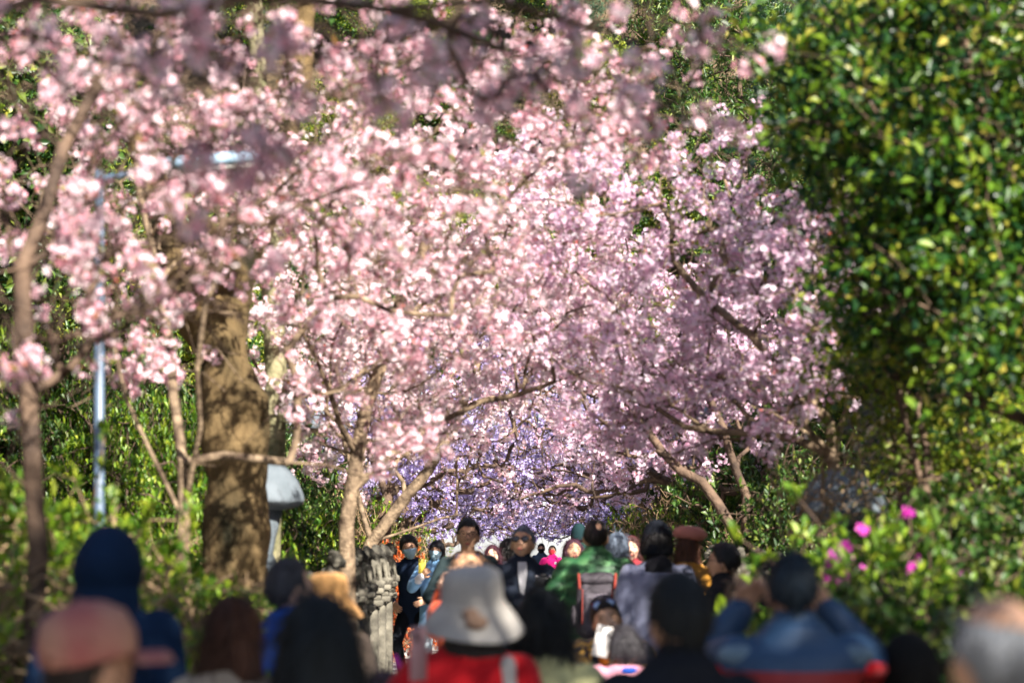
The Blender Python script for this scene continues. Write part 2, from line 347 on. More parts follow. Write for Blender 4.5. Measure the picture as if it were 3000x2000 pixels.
# ------------------------------------------------------------------ stone lanterns
def lantern(x, y, label, s=1.0, rz=0, xy=0.78, neck=None):
    z = float(ground(x, y)) - 0.05
    t = tag(empty('stone_lantern', (x, y, z), rz, s), label, 'stone lantern')
    t.scale = (xy, xy, s)
    obj('base', folds(remesh(B().lathe([(0.36, 0), (0.37, 0.1), (0.30, 0.16), (0.25, 0.22), (0.15, 0.28)], m=24), 0.02, 1), 0.006, 20, 1), STONEB, t)
    obj('shaft', B().lathe([(0.13, 0.2), (0.125, 0.5), (0.105, 0.85), (0.12, 1.0), (0.125, 1.04)], m=20).mesh(), STONEB, t)
    obj('platform', B().lathe([(0.12, 1.0), (0.24, 1.1), (0.26, 1.14), (0.25, 1.18), (0.14, 1.2)], m=24).mesh(), STONEB, t)
    lb = B()
    lb.lathe([(0.15, 1.17), (0.16, 1.2), (0.15, 1.24)], m=6)
    for k in range(6):
        a = k / 6 * 2 * math.pi; lb.box((0.135 * math.cos(a), 0.135 * math.sin(a), 1.36), (0.02, 0.02, 0.14), rotz(a))
    lb.lathe([(0.15, 1.49), (0.16, 1.51), (0.11, 1.54)], m=6); lb.lathe([(0.09, 1.2), (0.09, 1.5)], m=6)
    obj('light_chamber', lb.mesh(False), STONEB, t)
    obj('neck', B().lathe(neck or [(0.11, 1.53), (0.085, 1.6), (0.08, 1.8), (0.10, 1.93)], m=18).mesh(), STONEB, t)
    cp = B(); cp.lathe([(0.1, 1.90), (0.33, 1.94), (0.385, 1.975), (0.385, 2.0), (0.372, 2.04), (0.335, 2.11), (0.275, 2.18), (0.20, 2.235), (0.12, 2.27), (0.05, 2.285)], m=40)
    ca = obj('cap', folds(remesh(cp, 0.014, 1), 0.005, 25, 5), STONEB, t)
lantern(at(772, 0, 17.8)[0], 17.8, 'grey stone lantern with mushroom cap, half hidden behind the thick old trunk', 1.02, neck=[(0.13, 1.53), (0.09, 1.6), (0.12, 1.72), (0.19, 1.93)])
lantern(at(2470, 0, 15.6)[0], 15.6, 'mossy stone lantern with wide round cap among bare stems right of the crowd', 0.97)

# ------------------------------------------------------------------ street lamp
LB = noise_mat('blue grey paint', (0.05, 0.08, 0.13), (0.09, 0.13, 0.19), rough=0.4, bump=0.05, spec=0.5)
p = at(291, 1541, 13.2); gz = float(ground(p[0], p[1]))
lamp = tag(empty('street_lamp', (p[0], p[1], gz)), 'slim blue grey street lamp post with flat lamp head, rising through the pink blossoms', 'street lamp')
topz = at(0, 500, 13.2)[2] - gz
lp = B().lathe([(0.05, -0.3), (0.05, 0.02), (0.034, 0.05), (0.032, 1.2), (0.026, topz)], m=14); obj('post', lp.mesh(), LB, lamp)
obj('arm', B().cap((0, 0, topz - 0.05), (0.38, 0, topz + 0.03), 0.02, 0.016, m=8).mesh(), LB, lamp)
lh = obj('lamp_head', B().box((0.62, 0, topz + 0.045), (0.27, 0.12, 0.032), roty(-0.09), bev=0.02).mesh(False), noise_mat('pale blue housing', (0.30, 0.48, 0.66), (0.4, 0.58, 0.75), rough=0.35, bump=0), lamp)
obj('lens', B().box((0.62, 0, topz + 0.006), (0.23, 0.09, 0.008), roty(-0.09)).mesh(False), noise_mat('lens', (0.6, 0.6, 0.58), (0.7, 0.7, 0.68), rough=0.2, bump=0), lh)

# ------------------------------------------------------------------ vegetation generators
def resample(P, step):
    P = np.asarray(P, float); out = [P[0]]
    for a, b in zip(P[:-1], P[1:]):
        k = max(1, int(np.linalg.norm(b - a) / step)); out += [a + (b - a) * t for t in np.linspace(0, 1, k + 1)[1:]]
    return np.array(out)
def skeleton(limbs, targets, r, w=0.3, step=0.16, bend=0.12, up=0.06, twigs=3, twlen=(0.18, 0.5), start=0.35):
    """limbs: list of polylines (first is the trunk, others start on it); returns nodes, parents, tip flags"""
    P = []; par = []; pl = []
    for li, L in enumerate(limbs):
        R = resample(L, step * 1.4)
        if li == 0: prev = -1
        else:
            d = np.linalg.norm(np.array(P) - R[0], axis=1); prev = int(d.argmin()); R = R[1:]
        for q in R:
            jit = r.normal(size=3) * 0.012
            P.append(q + jit); par.append(prev); pl.append(0 if prev < 0 else pl[prev] + np.linalg.norm(P[-1] - P[prev])); prev = len(P) - 1
    n0 = len(P); lock = int(len(resample(limbs[0], step * 1.4)) * start)
    cap = n0 + 40 * len(targets); A = np.zeros((cap, 3)); A[:n0] = P; PL = np.full(cap, 1e9); PL[:n0] = pl; n = n0
    PL[:lock] = 1e9
    par = list(par); lvl = [0] * n
    T = np.asarray(targets); top = A[n0 - 1] if len(limbs) == 1 else A[:n0].mean(0)
    T = T[np.argsort(np.linalg.norm(T - A[min(n0 - 1, lock + 1)], axis=1))]
    ends = []
    def grow(src, t, jb):
        nonlocal n
        d = t - A[src]; L = np.linalg.norm(d); k = max(2, int(L / step)); perp = r.normal(size=3) * L * jb; perp[2] += L * up
        prev = src; base = PL[src] if PL[src] < 1e8 else 0
        for q in range(1, k + 1):
            f = q / k; pt = A[src] + d * f + perp * math.sin(math.pi * f) + (r.normal(size=3) * step * 0.13 if q < k else 0)
            if n >= cap: break
            A[n] = pt; base += np.linalg.norm(pt - A[prev]); PL[n] = base; par.append(prev); prev = n; n += 1
        return prev
    for t in T:
        d = np.linalg.norm(A[:n] - t, axis=1); c = d + w * np.where(PL[:n] > 1e8, 1e9, PL[:n]); s = int(c.argmin())
        e = grow(s, t, bend); ends.append(e)
    tw = []
    for e in ends:
        dirp = A[e] - A[par[e]]; dirp /= np.linalg.norm(dirp) + 1e-9
        for _ in range(twigs):
            if n > cap - 8: break
            dd = dirp + r.normal(size=3) * 0.6; dd /= np.linalg.norm(dd); ln = r.uniform(*twlen)
            a0 = n; e2 = grow(e, A[e] + dd * ln, 0.08); tw += list(range(a0, n))
    return A[:n].copy(), np.array(par), np.array(tw, int), np.array(ends, int)
def radii(par, tip=0.0035, e=2.35, rmin=None):
    n = len(par); acc = np.zeros(n); kids = np.zeros(n, int)
    for i in range(n - 1, -1, -1):
        if acc[i] == 0: acc[i] = tip ** e
        if par[i] >= 0: acc[par[i]] += acc[i]
    return acc ** (1 / e)
def tubes(A, par, R, thin=0.012):
    """every segment a tapered tube; main continuation shares direction with its parent"""
    idx = np.arange(len(A)); sel = idx[par >= 0]; pr = par[sel]
    D = A[sel] - A[pr]; L = np.linalg.norm(D, axis=1, keepdims=True) + 1e-9; D = D / L
    nd = np.zeros_like(A); nd[sel] = D
    nd[nd.sum(1) == 0] = (0, 0, 1)
    big = np.full(len(A), -1); best = np.zeros(len(A))
    for s_, p_ in zip(sel, pr):
        if R[s_] > best[p_]: best[p_] = R[s_]; big[p_] = s_
    main = big[pr] == sel
    Vs = []; Qs = []; off = 0
    for sides, mk in ((3, R[sel] < thin), (5, (R[sel] >= thin) & (R[sel] < 0.035)), (9, R[sel] >= 0.035)):
        s_ = sel[mk]; p_ = pr[mk]
        if not len(s_): continue
        d1 = nd[s_]; d0 = np.where(main[mk][:, None], nd[p_], d1)
        r1 = R[s_]; r0 = np.where(main[mk], R[p_], np.minimum(R[p_], R[s_] * 1.25))
        r0 = np.minimum(r0, r1 * 1.6)
        a = np.arange(sides) / sides * 2 * np.pi
        def ring(c, d, rr):
            ref = np.where(np.abs(d[:, 2:3]) > 0.9, np.array([[1., 0, 0]]), np.array([[0, 0, 1.]]))
            u = np.cross(d, ref); u /= np.linalg.norm(u, axis=1, keepdims=True) + 1e-9; v = np.cross(d, u)
            return c[:, None, :] + (np.cos(a)[None, :, None] * u[:, None, :] + np.sin(a)[None, :, None] * v[:, None, :]) * rr[:, None, None]
        # use the segment's own frame for both rings to avoid twist
        ra = ring(A[p_] - d1 * r1[:, None] * 0.3, d1, r0); rb = ring(A[s_] + d1 * r1[:, None] * 0.3, d1, r1)
        V = np.concatenate([ra, rb], 1).reshape(-1, 3); k = len(s_)
        b0 = (np.arange(k) * 2 * sides)[:, None]; j = np.arange(sides)[None, :]; j2 = (j + 1) % sides
        Q = np.stack([b0 + j, b0 + j2, b0 + sides + j2, b0 + sides + j], -1).reshape(-1, 4) + off
        Vs.append(V); Qs.append(Q); off += len(V)
    return np.vstack(Vs), np.vstack(Qs)
def frames(Nrm, r):
    N = Nrm / (np.linalg.norm(Nrm, axis=1, keepdims=True) + 1e-9)
    U = np.cross(N, r.normal(size=N.shape)); U /= np.linalg.norm(U, axis=1, keepdims=True) + 1e-9
    return U, np.cross(N, U), N
def flowers(C, Nrm, size, r, petals=5):
    """five cupped notched petals round a centre; one island per flower"""
    k = len(C); U, W, N = frames(Nrm, r); size = np.broadcast_to(size, (k,)) * r.uniform(0.8, 1.2, k)
    loc = [(0, 0, 0)]; Q = []
    for p_ in range(petals):
        a = p_ / petals * 2 * math.pi; wd_ = 0.5 if petals == 5 else 0.85
        b0 = len(loc)
        for da, rad, h in ((-wd_, 0.72, 0.22), (0.0, 1.0, 0.42), (wd_, 0.72, 0.22)):
            loc.append((math.cos(a + da) * rad, math.sin(a + da) * rad, h))
        Q.append((0, b0, b0 + 1, b0 + 2))
    loc = np.array(loc); m = len(loc)
    V = C[:, None, :] + (loc[None, :, 0:1] * U[:, None] + loc[None, :, 1:2] * W[:, None] + loc[None, :, 2:3] * N[:, None]) * size[:, None, None]
    Qa = (np.arange(k) * m)[:, None, None] + np.array(Q)[None]
    return V.reshape(-1, 3), Qa.reshape(-1, 4)
def leaves(C, Dir, Nrm, L, Wd, r, fold=0.25):
    k = len(C); D = Dir / (np.linalg.norm(Dir, axis=1, keepdims=True) + 1e-9)
    S = np.cross(D, Nrm); S /= np.linalg.norm(S, axis=1, keepdims=True) + 1e-9; N = np.cross(S, D)
    L = (np.broadcast_to(L, (k,)) * r.uniform(0.65, 1.25, k))[:, None]; Wd = np.broadcast_to(Wd, (k,))[:, None] * (L / L.mean())
    V = np.stack([C, C + D * L * 0.5 + S * Wd * 0.5 + N * Wd * fold, C + D * L - N * L * 0.15, C + D * L * 0.5 - S * Wd * 0.5 + N * Wd * fold], 1).reshape(-1, 3)
    b0 = (np.arange(k) * 4)[:, None]
    T = np.concatenate([b0 + [0, 1, 2], b0 + [0, 2, 3]], 0)
    return V, T
def in_ell(c, rad, n, r, shell=0.0):
    d = r.normal(size=(n, 3)); d /= np.linalg.norm(d, axis=1, keepdims=True); q = r.uniform(shell ** 3, 1, n) ** (1 / 3)
    return np.asarray(c) + d * q[:, None] * np.asarray(rad)

def cherry(label, limbs, blobs, nfl, mat, seed, bark=None, fsize=0.02, clus=(4, 8), cr=0.033, zmin=2.1, twigs=3, name='cherry_tree', tr=None, young=0.05, keep=None, up=0.05, tip=0.0035, twlen=(0.18, 0.5), petals=5, rs=1.0):
    r = np.random.default_rng(seed)
    T = np.vstack([in_ell(c, rad, n, r) for c, rad, n in blobs])
    T = T[T[:, 2] > zmin + ground(0, T[:, 1])]
    A, par, tw, ends = skeleton(limbs, T, r, twigs=twigs, up=up, twlen=twlen)
    R = np.maximum(radii(par, tip=tip) * rs, tip)
    if tr:   # keep a believable trunk girth
        z = A[:, 2]; n0 = len(resample(limbs[0], 0.16 * 1.4)); f = np.linspace(1, 0.45, n0); R[:n0] = np.maximum(R[:n0], tr * f)
    base = np.array(limbs[0][0], float)
    t = tag(empty(name, tuple(base)), label, 'tree')
    V, Q = tubes(A - base, par, R)
    obj('trunk', mesh_np(V, Q, smooth=True), bark or BARK, t)
    # flower clusters along the twigs
    k = np.random.default_rng(seed + 1)
    pool = np.concatenate([tw, tw, ends]); nc = int(nfl / np.mean(clus)); s = k.choice(pool, nc)
    f = k.uniform(0, 1, (nc, 1)); C = A[s] * f + A[par[s]] * (1 - f) + k.normal(size=(nc, 3)) * 0.018
    C = C[C[:, 2] > zmin - 0.25 + ground(0, C[:, 1])]
    if keep is not None: C = C[keep(C)]
    m = k.integers(clus[0], clus[1] + 1, len(C)); C2 = np.repeat(C, m, 0); d = k.normal(size=C2.shape); d /= np.linalg.norm(d, axis=1, keepdims=True)
    P = C2 + d * cr * k.uniform(0.5, 1.1, (len(C2), 1)); P[:, 2] -= 0.008
    V, Q = flowers(P - base, d + k.normal(size=d.shape) * 0.25, fsize, k, petals)
    obj('blossom', mesh_np(V, Q), mat, t, kind='stuff')
    nl = int(len(P) * young)
    if nl:
        s = k.choice(len(P), nl); d2 = k.normal(size=(nl, 3)); d2[:, 2] += 0.4
        V1, T1 = leaves(P[s] - base, d2, k.normal(size=(nl, 3)), 0.05, 0.02, k)
        obj('young_leaf', mesh_np(V1, T=T1), YOUNG, t, kind='stuff')
        s = k.choice(len(P), nl); V1, T1 = leaves(P[s] - base, k.normal(size=(nl, 3)), k.normal(size=(nl, 3)), 0.03, 0.02, k)
        obj('bud', mesh_np(V1, T=T1), CALYX, t, kind='stuff')
    return t

def g3(px, D, dz=-0.1):
    x = (px - 1500) / FPX * D; return (x, D, float(ground(x, D)) + dz)
A_ = lambda px, py, D: tuple(at(px, py, D))
# near trees on the left
cherry('near cherry tree at the far left, blurred pink sprays and a dark leaning trunk',
       [[g3(110, 10, -0.3), A_(105, 1430, 10), A_(85, 1150, 10), A_(70, 800, 10), A_(190, 450, 10.2), A_(350, 100, 10.4)],
        [A_(85, 1150, 10), A_(200, 1040, 9.8), A_(290, 1010, 9.7), A_(480, 880, 9.6), A_(680, 780, 9.5), A_(820, 690, 9.5), A_(1010, 560, 9.4)],
        [A_(290, 1010, 9.7), A_(180, 970, 9.4), A_(0, 880, 9.2), A_(-200, 830, 9)],
        [A_(680, 780, 9.5), A_(830, 600, 9.3), A_(1000, 470, 9.1)]],
       [(A_(250, 300, 10.5), (0.75, 1.3, 0.55), 55), (A_(200, 830, 10.2), (0.6, 1.0, 0.42), 38), (A_(480, 720, 9.8), (0.4, 0.7, 0.3), 18), (A_(800, 250, 10.5), (0.6, 1.2, 0.4), 30), (A_(1150, 650, 11), (0.5, 1.0, 0.3), 16), (A_(60, 1180, 9.8), (0.25, 0.5, 0.3), 6)],
       4300, BLOOM_HI, 11, bark=BARKD, clus=(10, 22), cr=0.052, fsize=0.021, tr=0.06, young=0.06, zmin=1.9, rs=0.65)
cherry('overhanging cherry with strongly blurred dark boughs along the very top edge',
       [[(-2.6, 6.6, -0.2), (-2.5, 6.6, 1.6), (-2.1, 6.6, 2.7), A_(-400, 150, 6.6), A_(100, 0, 6.7), A_(450, 40, 6.8), A_(800, -30, 6.8), A_(1150, 35, 7.0), A_(1450, 0, 7.2), A_(1750, 90, 7.4)],
        [A_(900, 15, 6.9), A_(1100, 160, 6.9), A_(1130, 330, 6.9)], [A_(1150, 35, 7.0), A_(1500, 150, 7.6), A_(1950, 270, 8.2)]],
       [(A_(300, 110, 7.2), (0.45, 0.8, 0.14), 16), (A_(1050, 200, 7.2), (0.25, 0.5, 0.2), 10), (A_(1550, 170, 8.2), (0.5, 0.9, 0.16), 22), (A_(1950, 200, 9.2), (0.26, 0.6, 0.22), 9), (A_(600, 330, 7.5), (0.25, 0.5, 0.16), 7)],
       1700, BLOOM_HI, 12, bark=BARKD, clus=(12, 24), cr=0.055, fsize=0.021, tr=0.025, rs=0.6, zmin=2.3, young=0.04)
cherry('many stemmed cherry tree with slim stems left of the thick old trunk',
       [[g3(545, 14, -0.2), A_(545, 1520, 14), A_(530, 1350, 14), A_(510, 1150, 14.2), A_(480, 950, 14.5), A_(440, 700, 14.8), A_(400, 480, 15)],
        [A_(545, 1500, 14), A_(590, 1250, 13.8), A_(585, 1080, 13.6), A_(600, 900, 13.5), A_(700, 640, 13.3), A_(950, 430, 13)],
        [A_(545, 1480, 14), A_(430, 1290, 14), A_(370, 1160, 14), A_(300, 900, 14.1)],
        [A_(545, 1440, 14), A_(660, 1335, 14), A_(850, 1350, 14), A_(960, 1370, 14.2), A_(1060, 1390, 14.5), A_(1180, 1350, 14.7), A_(1300, 1290, 14.8)],
        [A_(560, 1400, 14), A_(700, 1330, 13.6), A_(800, 1220, 13.4), A_(900, 1120, 13.3), A_(1020, 1030, 13.2)]],
       [(A_(420, 520, 15.2), (1.1, 1.4, 0.9), 70), (A_(1020, 500, 14), (0.8, 1.2, 0.6), 40), (A_(1060, 980, 14), (0.5, 0.8, 0.45), 18), (A_(1250, 800, 14.5), (0.6, 1.0, 0.5), 30), (A_(450, 1000, 14.5), (0.5, 0.8, 0.4), 14), (A_(1150, 1250, 14.8), (0.4, 0.7, 0.22), 10), (A_(1400, 270, 14), (0.95, 1.2, 0.5), 42), (A_(1780, 330, 14.5), (0.6, 1.0, 0.4), 20)],
       11500, BLOOM_HI, 13, clus=(9, 20), cr=0.055, fsize=0.021, tr=0.05, rs=0.62, young=0.04, bark=BARK)
cherry('cherry tree with brown forked trunk behind the balustrade lions, left of the path',
       [[g3(1035, 19, -0.2), A_(1015, 1640, 19), A_(1010, 1540, 19), A_(1030, 1440, 19), A_(1040, 1330, 19), A_(1090, 1150, 19), A_(1150, 950, 19), A_(1250, 700, 18.8)],
        [A_(1030, 1440, 19), A_(1150, 1330, 19), A_(1280, 1240, 19), A_(1420, 1180, 19), A_(1620, 1120, 19), A_(1800, 1060, 19.3)],
        [A_(1040, 1330, 19), A_(960, 1150, 18.6), A_(880, 950, 18.2), A_(900, 700, 18)]],
       [(A_(1150, 600, 18.5), (1.5, 1.6, 0.9), 60), (A_(1350, 900, 19.3), (1.35, 1.5, 0.85), 100), (A_(950, 900, 19), (0.8, 1.2, 0.8), 45), (A_(1500, 650, 19), (0.8, 1.4, 0.5), 26), (A_(1080, 1200, 19.5), (0.8, 1.0, 0.4), 34)],
       18500, BLOOM_SUNLIT, 14, clus=(8, 18), cr=0.055, fsize=0.022, tr=0.085, rs=0.8, young=0.03, bark=BARK)
cherry('leaning cherry tree behind the masked couple, mossy grey trunk slanting right',
       [[g3(1060, 25, -0.2), A_(1065, 1640, 25), A_(1090, 1590, 25), A_(1130, 1530, 25), A_(1190, 1460, 25), A_(1260, 1380, 25), A_(1330, 1250, 25), A_(1400, 1050, 25)],
        [A_(1090, 1600, 25), A_(1180, 1560, 25.2), A_(1290, 1520, 25.5), A_(1430, 1490, 26)],
        [A_(1080, 1600, 25), A_(1050, 1450, 25), A_(1000, 1250, 25)]],
       [(A_(1350, 1050, 25.5), (1.7, 1.8, 1.0), 105), (A_(1050, 1050, 25.5), (1.1, 1.4, 0.9), 55), (A_(1150, 1300, 26), (1.2, 1.3, 0.3), 30), (A_(1500, 800, 26), (1.2, 1.6, 0.7), 40)],
       20000, BLOOM_SUNLIT, 15, clus=(8, 16), cr=0.055, fsize=0.022, tr=0.09, rs=0.8, young=0.02, bark=BARK, zmin=2.0)
# right side
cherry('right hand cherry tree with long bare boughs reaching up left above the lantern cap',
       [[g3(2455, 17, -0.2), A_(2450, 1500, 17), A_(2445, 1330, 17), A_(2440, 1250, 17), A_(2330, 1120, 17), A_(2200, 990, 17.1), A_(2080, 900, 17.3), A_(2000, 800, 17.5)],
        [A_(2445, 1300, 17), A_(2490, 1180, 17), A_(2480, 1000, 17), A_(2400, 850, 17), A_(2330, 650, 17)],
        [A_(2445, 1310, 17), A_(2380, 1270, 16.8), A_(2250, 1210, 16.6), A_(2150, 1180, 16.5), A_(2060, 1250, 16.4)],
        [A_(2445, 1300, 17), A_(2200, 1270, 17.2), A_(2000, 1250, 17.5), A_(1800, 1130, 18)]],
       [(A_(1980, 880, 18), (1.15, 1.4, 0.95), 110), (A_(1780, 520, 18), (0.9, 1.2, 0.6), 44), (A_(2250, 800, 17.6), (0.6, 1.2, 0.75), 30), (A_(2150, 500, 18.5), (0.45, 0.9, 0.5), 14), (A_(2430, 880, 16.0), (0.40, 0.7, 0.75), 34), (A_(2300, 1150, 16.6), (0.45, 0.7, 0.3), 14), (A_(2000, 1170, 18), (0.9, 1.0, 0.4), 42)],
       18000, BLOOM_SHADE_LI, 16, clus=(8, 18), cr=0.055, fsize=0.021, tr=0.06, rs=0.75, young=0.04, bark=BARK)
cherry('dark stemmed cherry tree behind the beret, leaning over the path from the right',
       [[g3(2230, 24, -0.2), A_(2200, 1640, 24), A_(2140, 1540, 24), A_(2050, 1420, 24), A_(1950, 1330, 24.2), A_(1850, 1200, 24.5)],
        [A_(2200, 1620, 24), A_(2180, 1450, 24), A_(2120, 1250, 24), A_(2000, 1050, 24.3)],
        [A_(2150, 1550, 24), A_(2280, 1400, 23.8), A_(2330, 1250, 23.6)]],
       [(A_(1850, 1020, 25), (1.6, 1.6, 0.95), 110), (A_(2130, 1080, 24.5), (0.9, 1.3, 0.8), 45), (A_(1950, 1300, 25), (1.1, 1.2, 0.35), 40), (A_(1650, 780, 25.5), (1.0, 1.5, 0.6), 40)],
       19000, BLOOM_SHADE_LI, 17, clus=(8, 16), cr=0.055, fsize=0.021, tr=0.08, young=0.02, bark=BARKD, zmin=2.0)
# the tunnel; violet petal colour stands in for shade and haze
tun = [('L', 1120, 32, BLOOM_SHADE_VI, 1330, 1230, 'shade tinted violet cherry tree left of the avenue where the tunnel begins'),
       ('R', 2080, 32, BLOOM_SHADE_LI, 1700, 1220, 'shade tinted lilac cherry tree right of the avenue where the tunnel begins'),
       ('L', 1175, 41, BLOOM_SHADE_VI, 1370, 1330, 'middle cherry tree left of the blossom tunnel, shade tinted violet crown'),
       ('R', 1950, 41, BLOOM_SHADE_VI, 1690, 1330, 'middle cherry tree right of the blossom tunnel, shade tinted violet crown'),
       ('L', 1200, 51, BLOOM_SHADE_VI, 1390, 1410, 'shade tinted violet cherry tree on the left near the far end of the tunnel'),
       ('R', 1860, 51, BLOOM_SHADE_VI, 1680, 1410, 'shade tinted violet cherry tree on the right near the far end of the tunnel'),
       ('L', 1215, 61, BLOOM_SHADE_VI, 1370, 1440, 'farthest shade tinted violet cherry tree on the left, low boughs above the pink jacket'),
       ('R', 1800, 61, BLOOM_SHADE_VI, 1700, 1440, 'farthest shade tinted violet cherry tree on the right, low boughs at the tunnel end'),
       ('L', 1290, 71, BLOOM_SHADE_VI, 1440, 1440, 'shade tinted violet cherry tree on the plaza edge, left, closing the end of the tunnel'),
       ('R', 1720, 71, BLOOM_SHADE_VI, 1640, 1440, 'shade tinted violet cherry tree on the plaza edge, right, closing the end of the tunnel')]
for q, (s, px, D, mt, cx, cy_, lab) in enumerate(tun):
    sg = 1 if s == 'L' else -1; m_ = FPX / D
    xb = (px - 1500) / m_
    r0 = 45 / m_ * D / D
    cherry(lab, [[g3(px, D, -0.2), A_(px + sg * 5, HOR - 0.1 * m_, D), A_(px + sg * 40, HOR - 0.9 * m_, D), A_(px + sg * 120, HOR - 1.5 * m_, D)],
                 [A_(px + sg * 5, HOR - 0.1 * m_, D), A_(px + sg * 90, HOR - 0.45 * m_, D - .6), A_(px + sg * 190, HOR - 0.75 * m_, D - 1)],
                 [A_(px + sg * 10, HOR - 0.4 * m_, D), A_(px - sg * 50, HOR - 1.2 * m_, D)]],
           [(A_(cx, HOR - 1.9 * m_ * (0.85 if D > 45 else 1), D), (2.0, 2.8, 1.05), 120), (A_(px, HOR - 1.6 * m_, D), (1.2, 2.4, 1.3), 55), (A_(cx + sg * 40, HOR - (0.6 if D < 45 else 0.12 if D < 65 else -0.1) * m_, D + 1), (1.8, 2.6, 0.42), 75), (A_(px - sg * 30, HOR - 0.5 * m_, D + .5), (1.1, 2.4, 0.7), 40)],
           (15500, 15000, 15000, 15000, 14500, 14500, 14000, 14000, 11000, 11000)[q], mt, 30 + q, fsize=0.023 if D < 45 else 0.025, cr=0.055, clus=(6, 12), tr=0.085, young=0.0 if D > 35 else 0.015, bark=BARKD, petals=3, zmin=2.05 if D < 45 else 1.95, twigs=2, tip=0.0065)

# ---- old trees
def rings_trunk(path, radii_, seed, m=28, lump=0.12, step=0.12):
    P = resample(path, step); L = np.concatenate([[0], np.cumsum(np.linalg.norm(np.diff(P, axis=0), axis=1))])
    L0 = np.concatenate([[0], np.cumsum(np.linalg.norm(np.diff(np.array(path), axis=0), axis=1))])
    # smooth the path
    for _ in range(6): P[1:-1] = (P[:-2] + P[1:-1] * 2 + P[2:]) / 4
    Rr = np.interp(L, L0, radii_); a = np.arange(m) / m * 2 * np.pi; rings = []
    T = np.gradient(P, axis=0); T /= np.linalg.norm(T, axis=1, keepdims=True)
    for c, d, rr in zip(P, T, Rr):
        u = np.array([1., 0, 0]) - d * d[0]; u /= np.linalg.norm(u); v = np.cross(d, u)
        ring = np.outer(np.cos(a), u) + np.outer(np.sin(a), v)
        q = np.stack([np.cos(a) * 1.2, np.sin(a) * 1.2, np.full(m, c[2] * 1.5)], -1)
        k = 1 + lump * ripple(q, 2.4, seed) * 2 + lump * 0.5 * ripple(q * [1, 1, 1.5], 7, seed + 1)
        rings.append(c + ring * (rr * k)[:, None])
    return rings
base = np.array(g3(690, 16.5, -0.3)); t = tag(empty('old_tree', tuple(base)), 'thick old tree with knotted sunlit orange brown trunk beside the left stone lantern', 'tree')
tb = B()
m_ = FPX / 16.5
tb.loft(rings_trunk([tuple(base), A_(680, 1650, 16.5), A_(705, 1400, 16.5), A_(690, 1250, 16.5), A_(655, 1120, 16.5), A_(640, 980, 16.6), A_(680, 850, 16.7), A_(770, 650, 16.8), A_(840, 400, 17), A_(890, 100, 17.1), A_(930, -200, 17.2)],
                    np.array([105, 90, 84, 98, 80, 60, 54, 48, 44, 38, 30]) / m_, 3))
tb.loft(rings_trunk([A_(645, 1010, 16.6), A_(590, 930, 16.6), A_(540, 820, 16.7), A_(480, 600, 16.9), A_(380, 350, 17), A_(330, 200, 17.1), A_(350, -100, 17.2)], np.array([78, 80, 74, 52, 42, 38, 26]) / m_, 5))
tb.loft(rings_trunk([A_(700, 830, 16.7), A_(640, 760, 16.2), A_(610, 700, 15.9), A_(560, 600, 15.6)], np.array([52, 46, 34, 18]) / m_, 6))
tb.ell(A_(600, 900, 16.5), (0.17, 0.17, 0.2)); tb.ell(A_(730, 1190, 16.45), (0.12, 0.14, 0.16)); tb.ell(A_(640, 1010, 16.45), (0.14, 0.12, 0.12))
V_ = remesh(tb, 0.03, 1); Vc = vcoords(V_) - base; V_.vertices.foreach_set('co', Vc.astype(np.float32).ravel()); folds(V_, 0.03, 9, 9); folds(V_, 0.014, 24, 10)
obj('trunk', V_, OLDBARK, t)
def leafy(limb_targets, base, seed, nleaf, L, Wd, mat, parent, up=0.3, per=9, spread=0.12, name='crown'):
    r = np.random.default_rng(seed); C = limb_targets; C = np.repeat(C, per, 0); C = C + r.normal(size=C.shape) * spread
    d = r.normal(size=C.shape); d[:, 2] -= 0.15; nrm = r.normal(size=C.shape) * 0.7; nrm[:, 2] += 1
    if len(C) > nleaf: C = C[:nleaf]; d = d[:nleaf]; nrm = nrm[:nleaf]
    V, T = leaves(C - base, d, nrm, L, Wd, r)
    return obj(name, mesh_np(V, T=T), mat, parent, kind='stuff')
r_ = np.random.default_rng(4)
leafy(np.vstack([in_ell(A_(900, -650, 17), (2.4, 2.2, 1.1), 420, r_), in_ell(A_(250, -450, 17.5), (1.6, 2, 1.0), 260, r_)]), base, 5, 9000, 0.09, 0.04, LEAF_MID, t, per=12, spread=0.2)
base = np.array(g3(770, 19.5, -0.3)); t = tag(empty('old_tree', tuple(base)), 'straight grey green mossy trunk standing just right of the thick old trunk', 'tree')
tb = B().loft(rings_trunk([tuple(base), A_(785, 1450, 19.5), A_(810, 1250, 19.5), A_(808, 1050, 19.5), A_(800, 850, 19.5), A_(785, 650, 19.5), A_(760, 300, 19.5), A_(740, -100, 19.5)], np.array([42, 40, 34, 33, 32, 30, 26, 20]) / (FPX / 19.5), 13, m=18, lump=0.07) - np.zeros(3))
mm = tb.mesh(); mm.vertices.foreach_set('co', (vcoords(mm) - base).astype(np.float32).ravel()); mm.update(); obj('trunk', mm, MOSS, t)
r_ = np.random.default_rng(8)
leafy(in_ell(A_(700, -300, 20), (1.6, 1.6, 0.8), 300, r_), base, 6, 3000, 0.09, 0.04, LEAF_MID, t, per=10, spread=0.2)

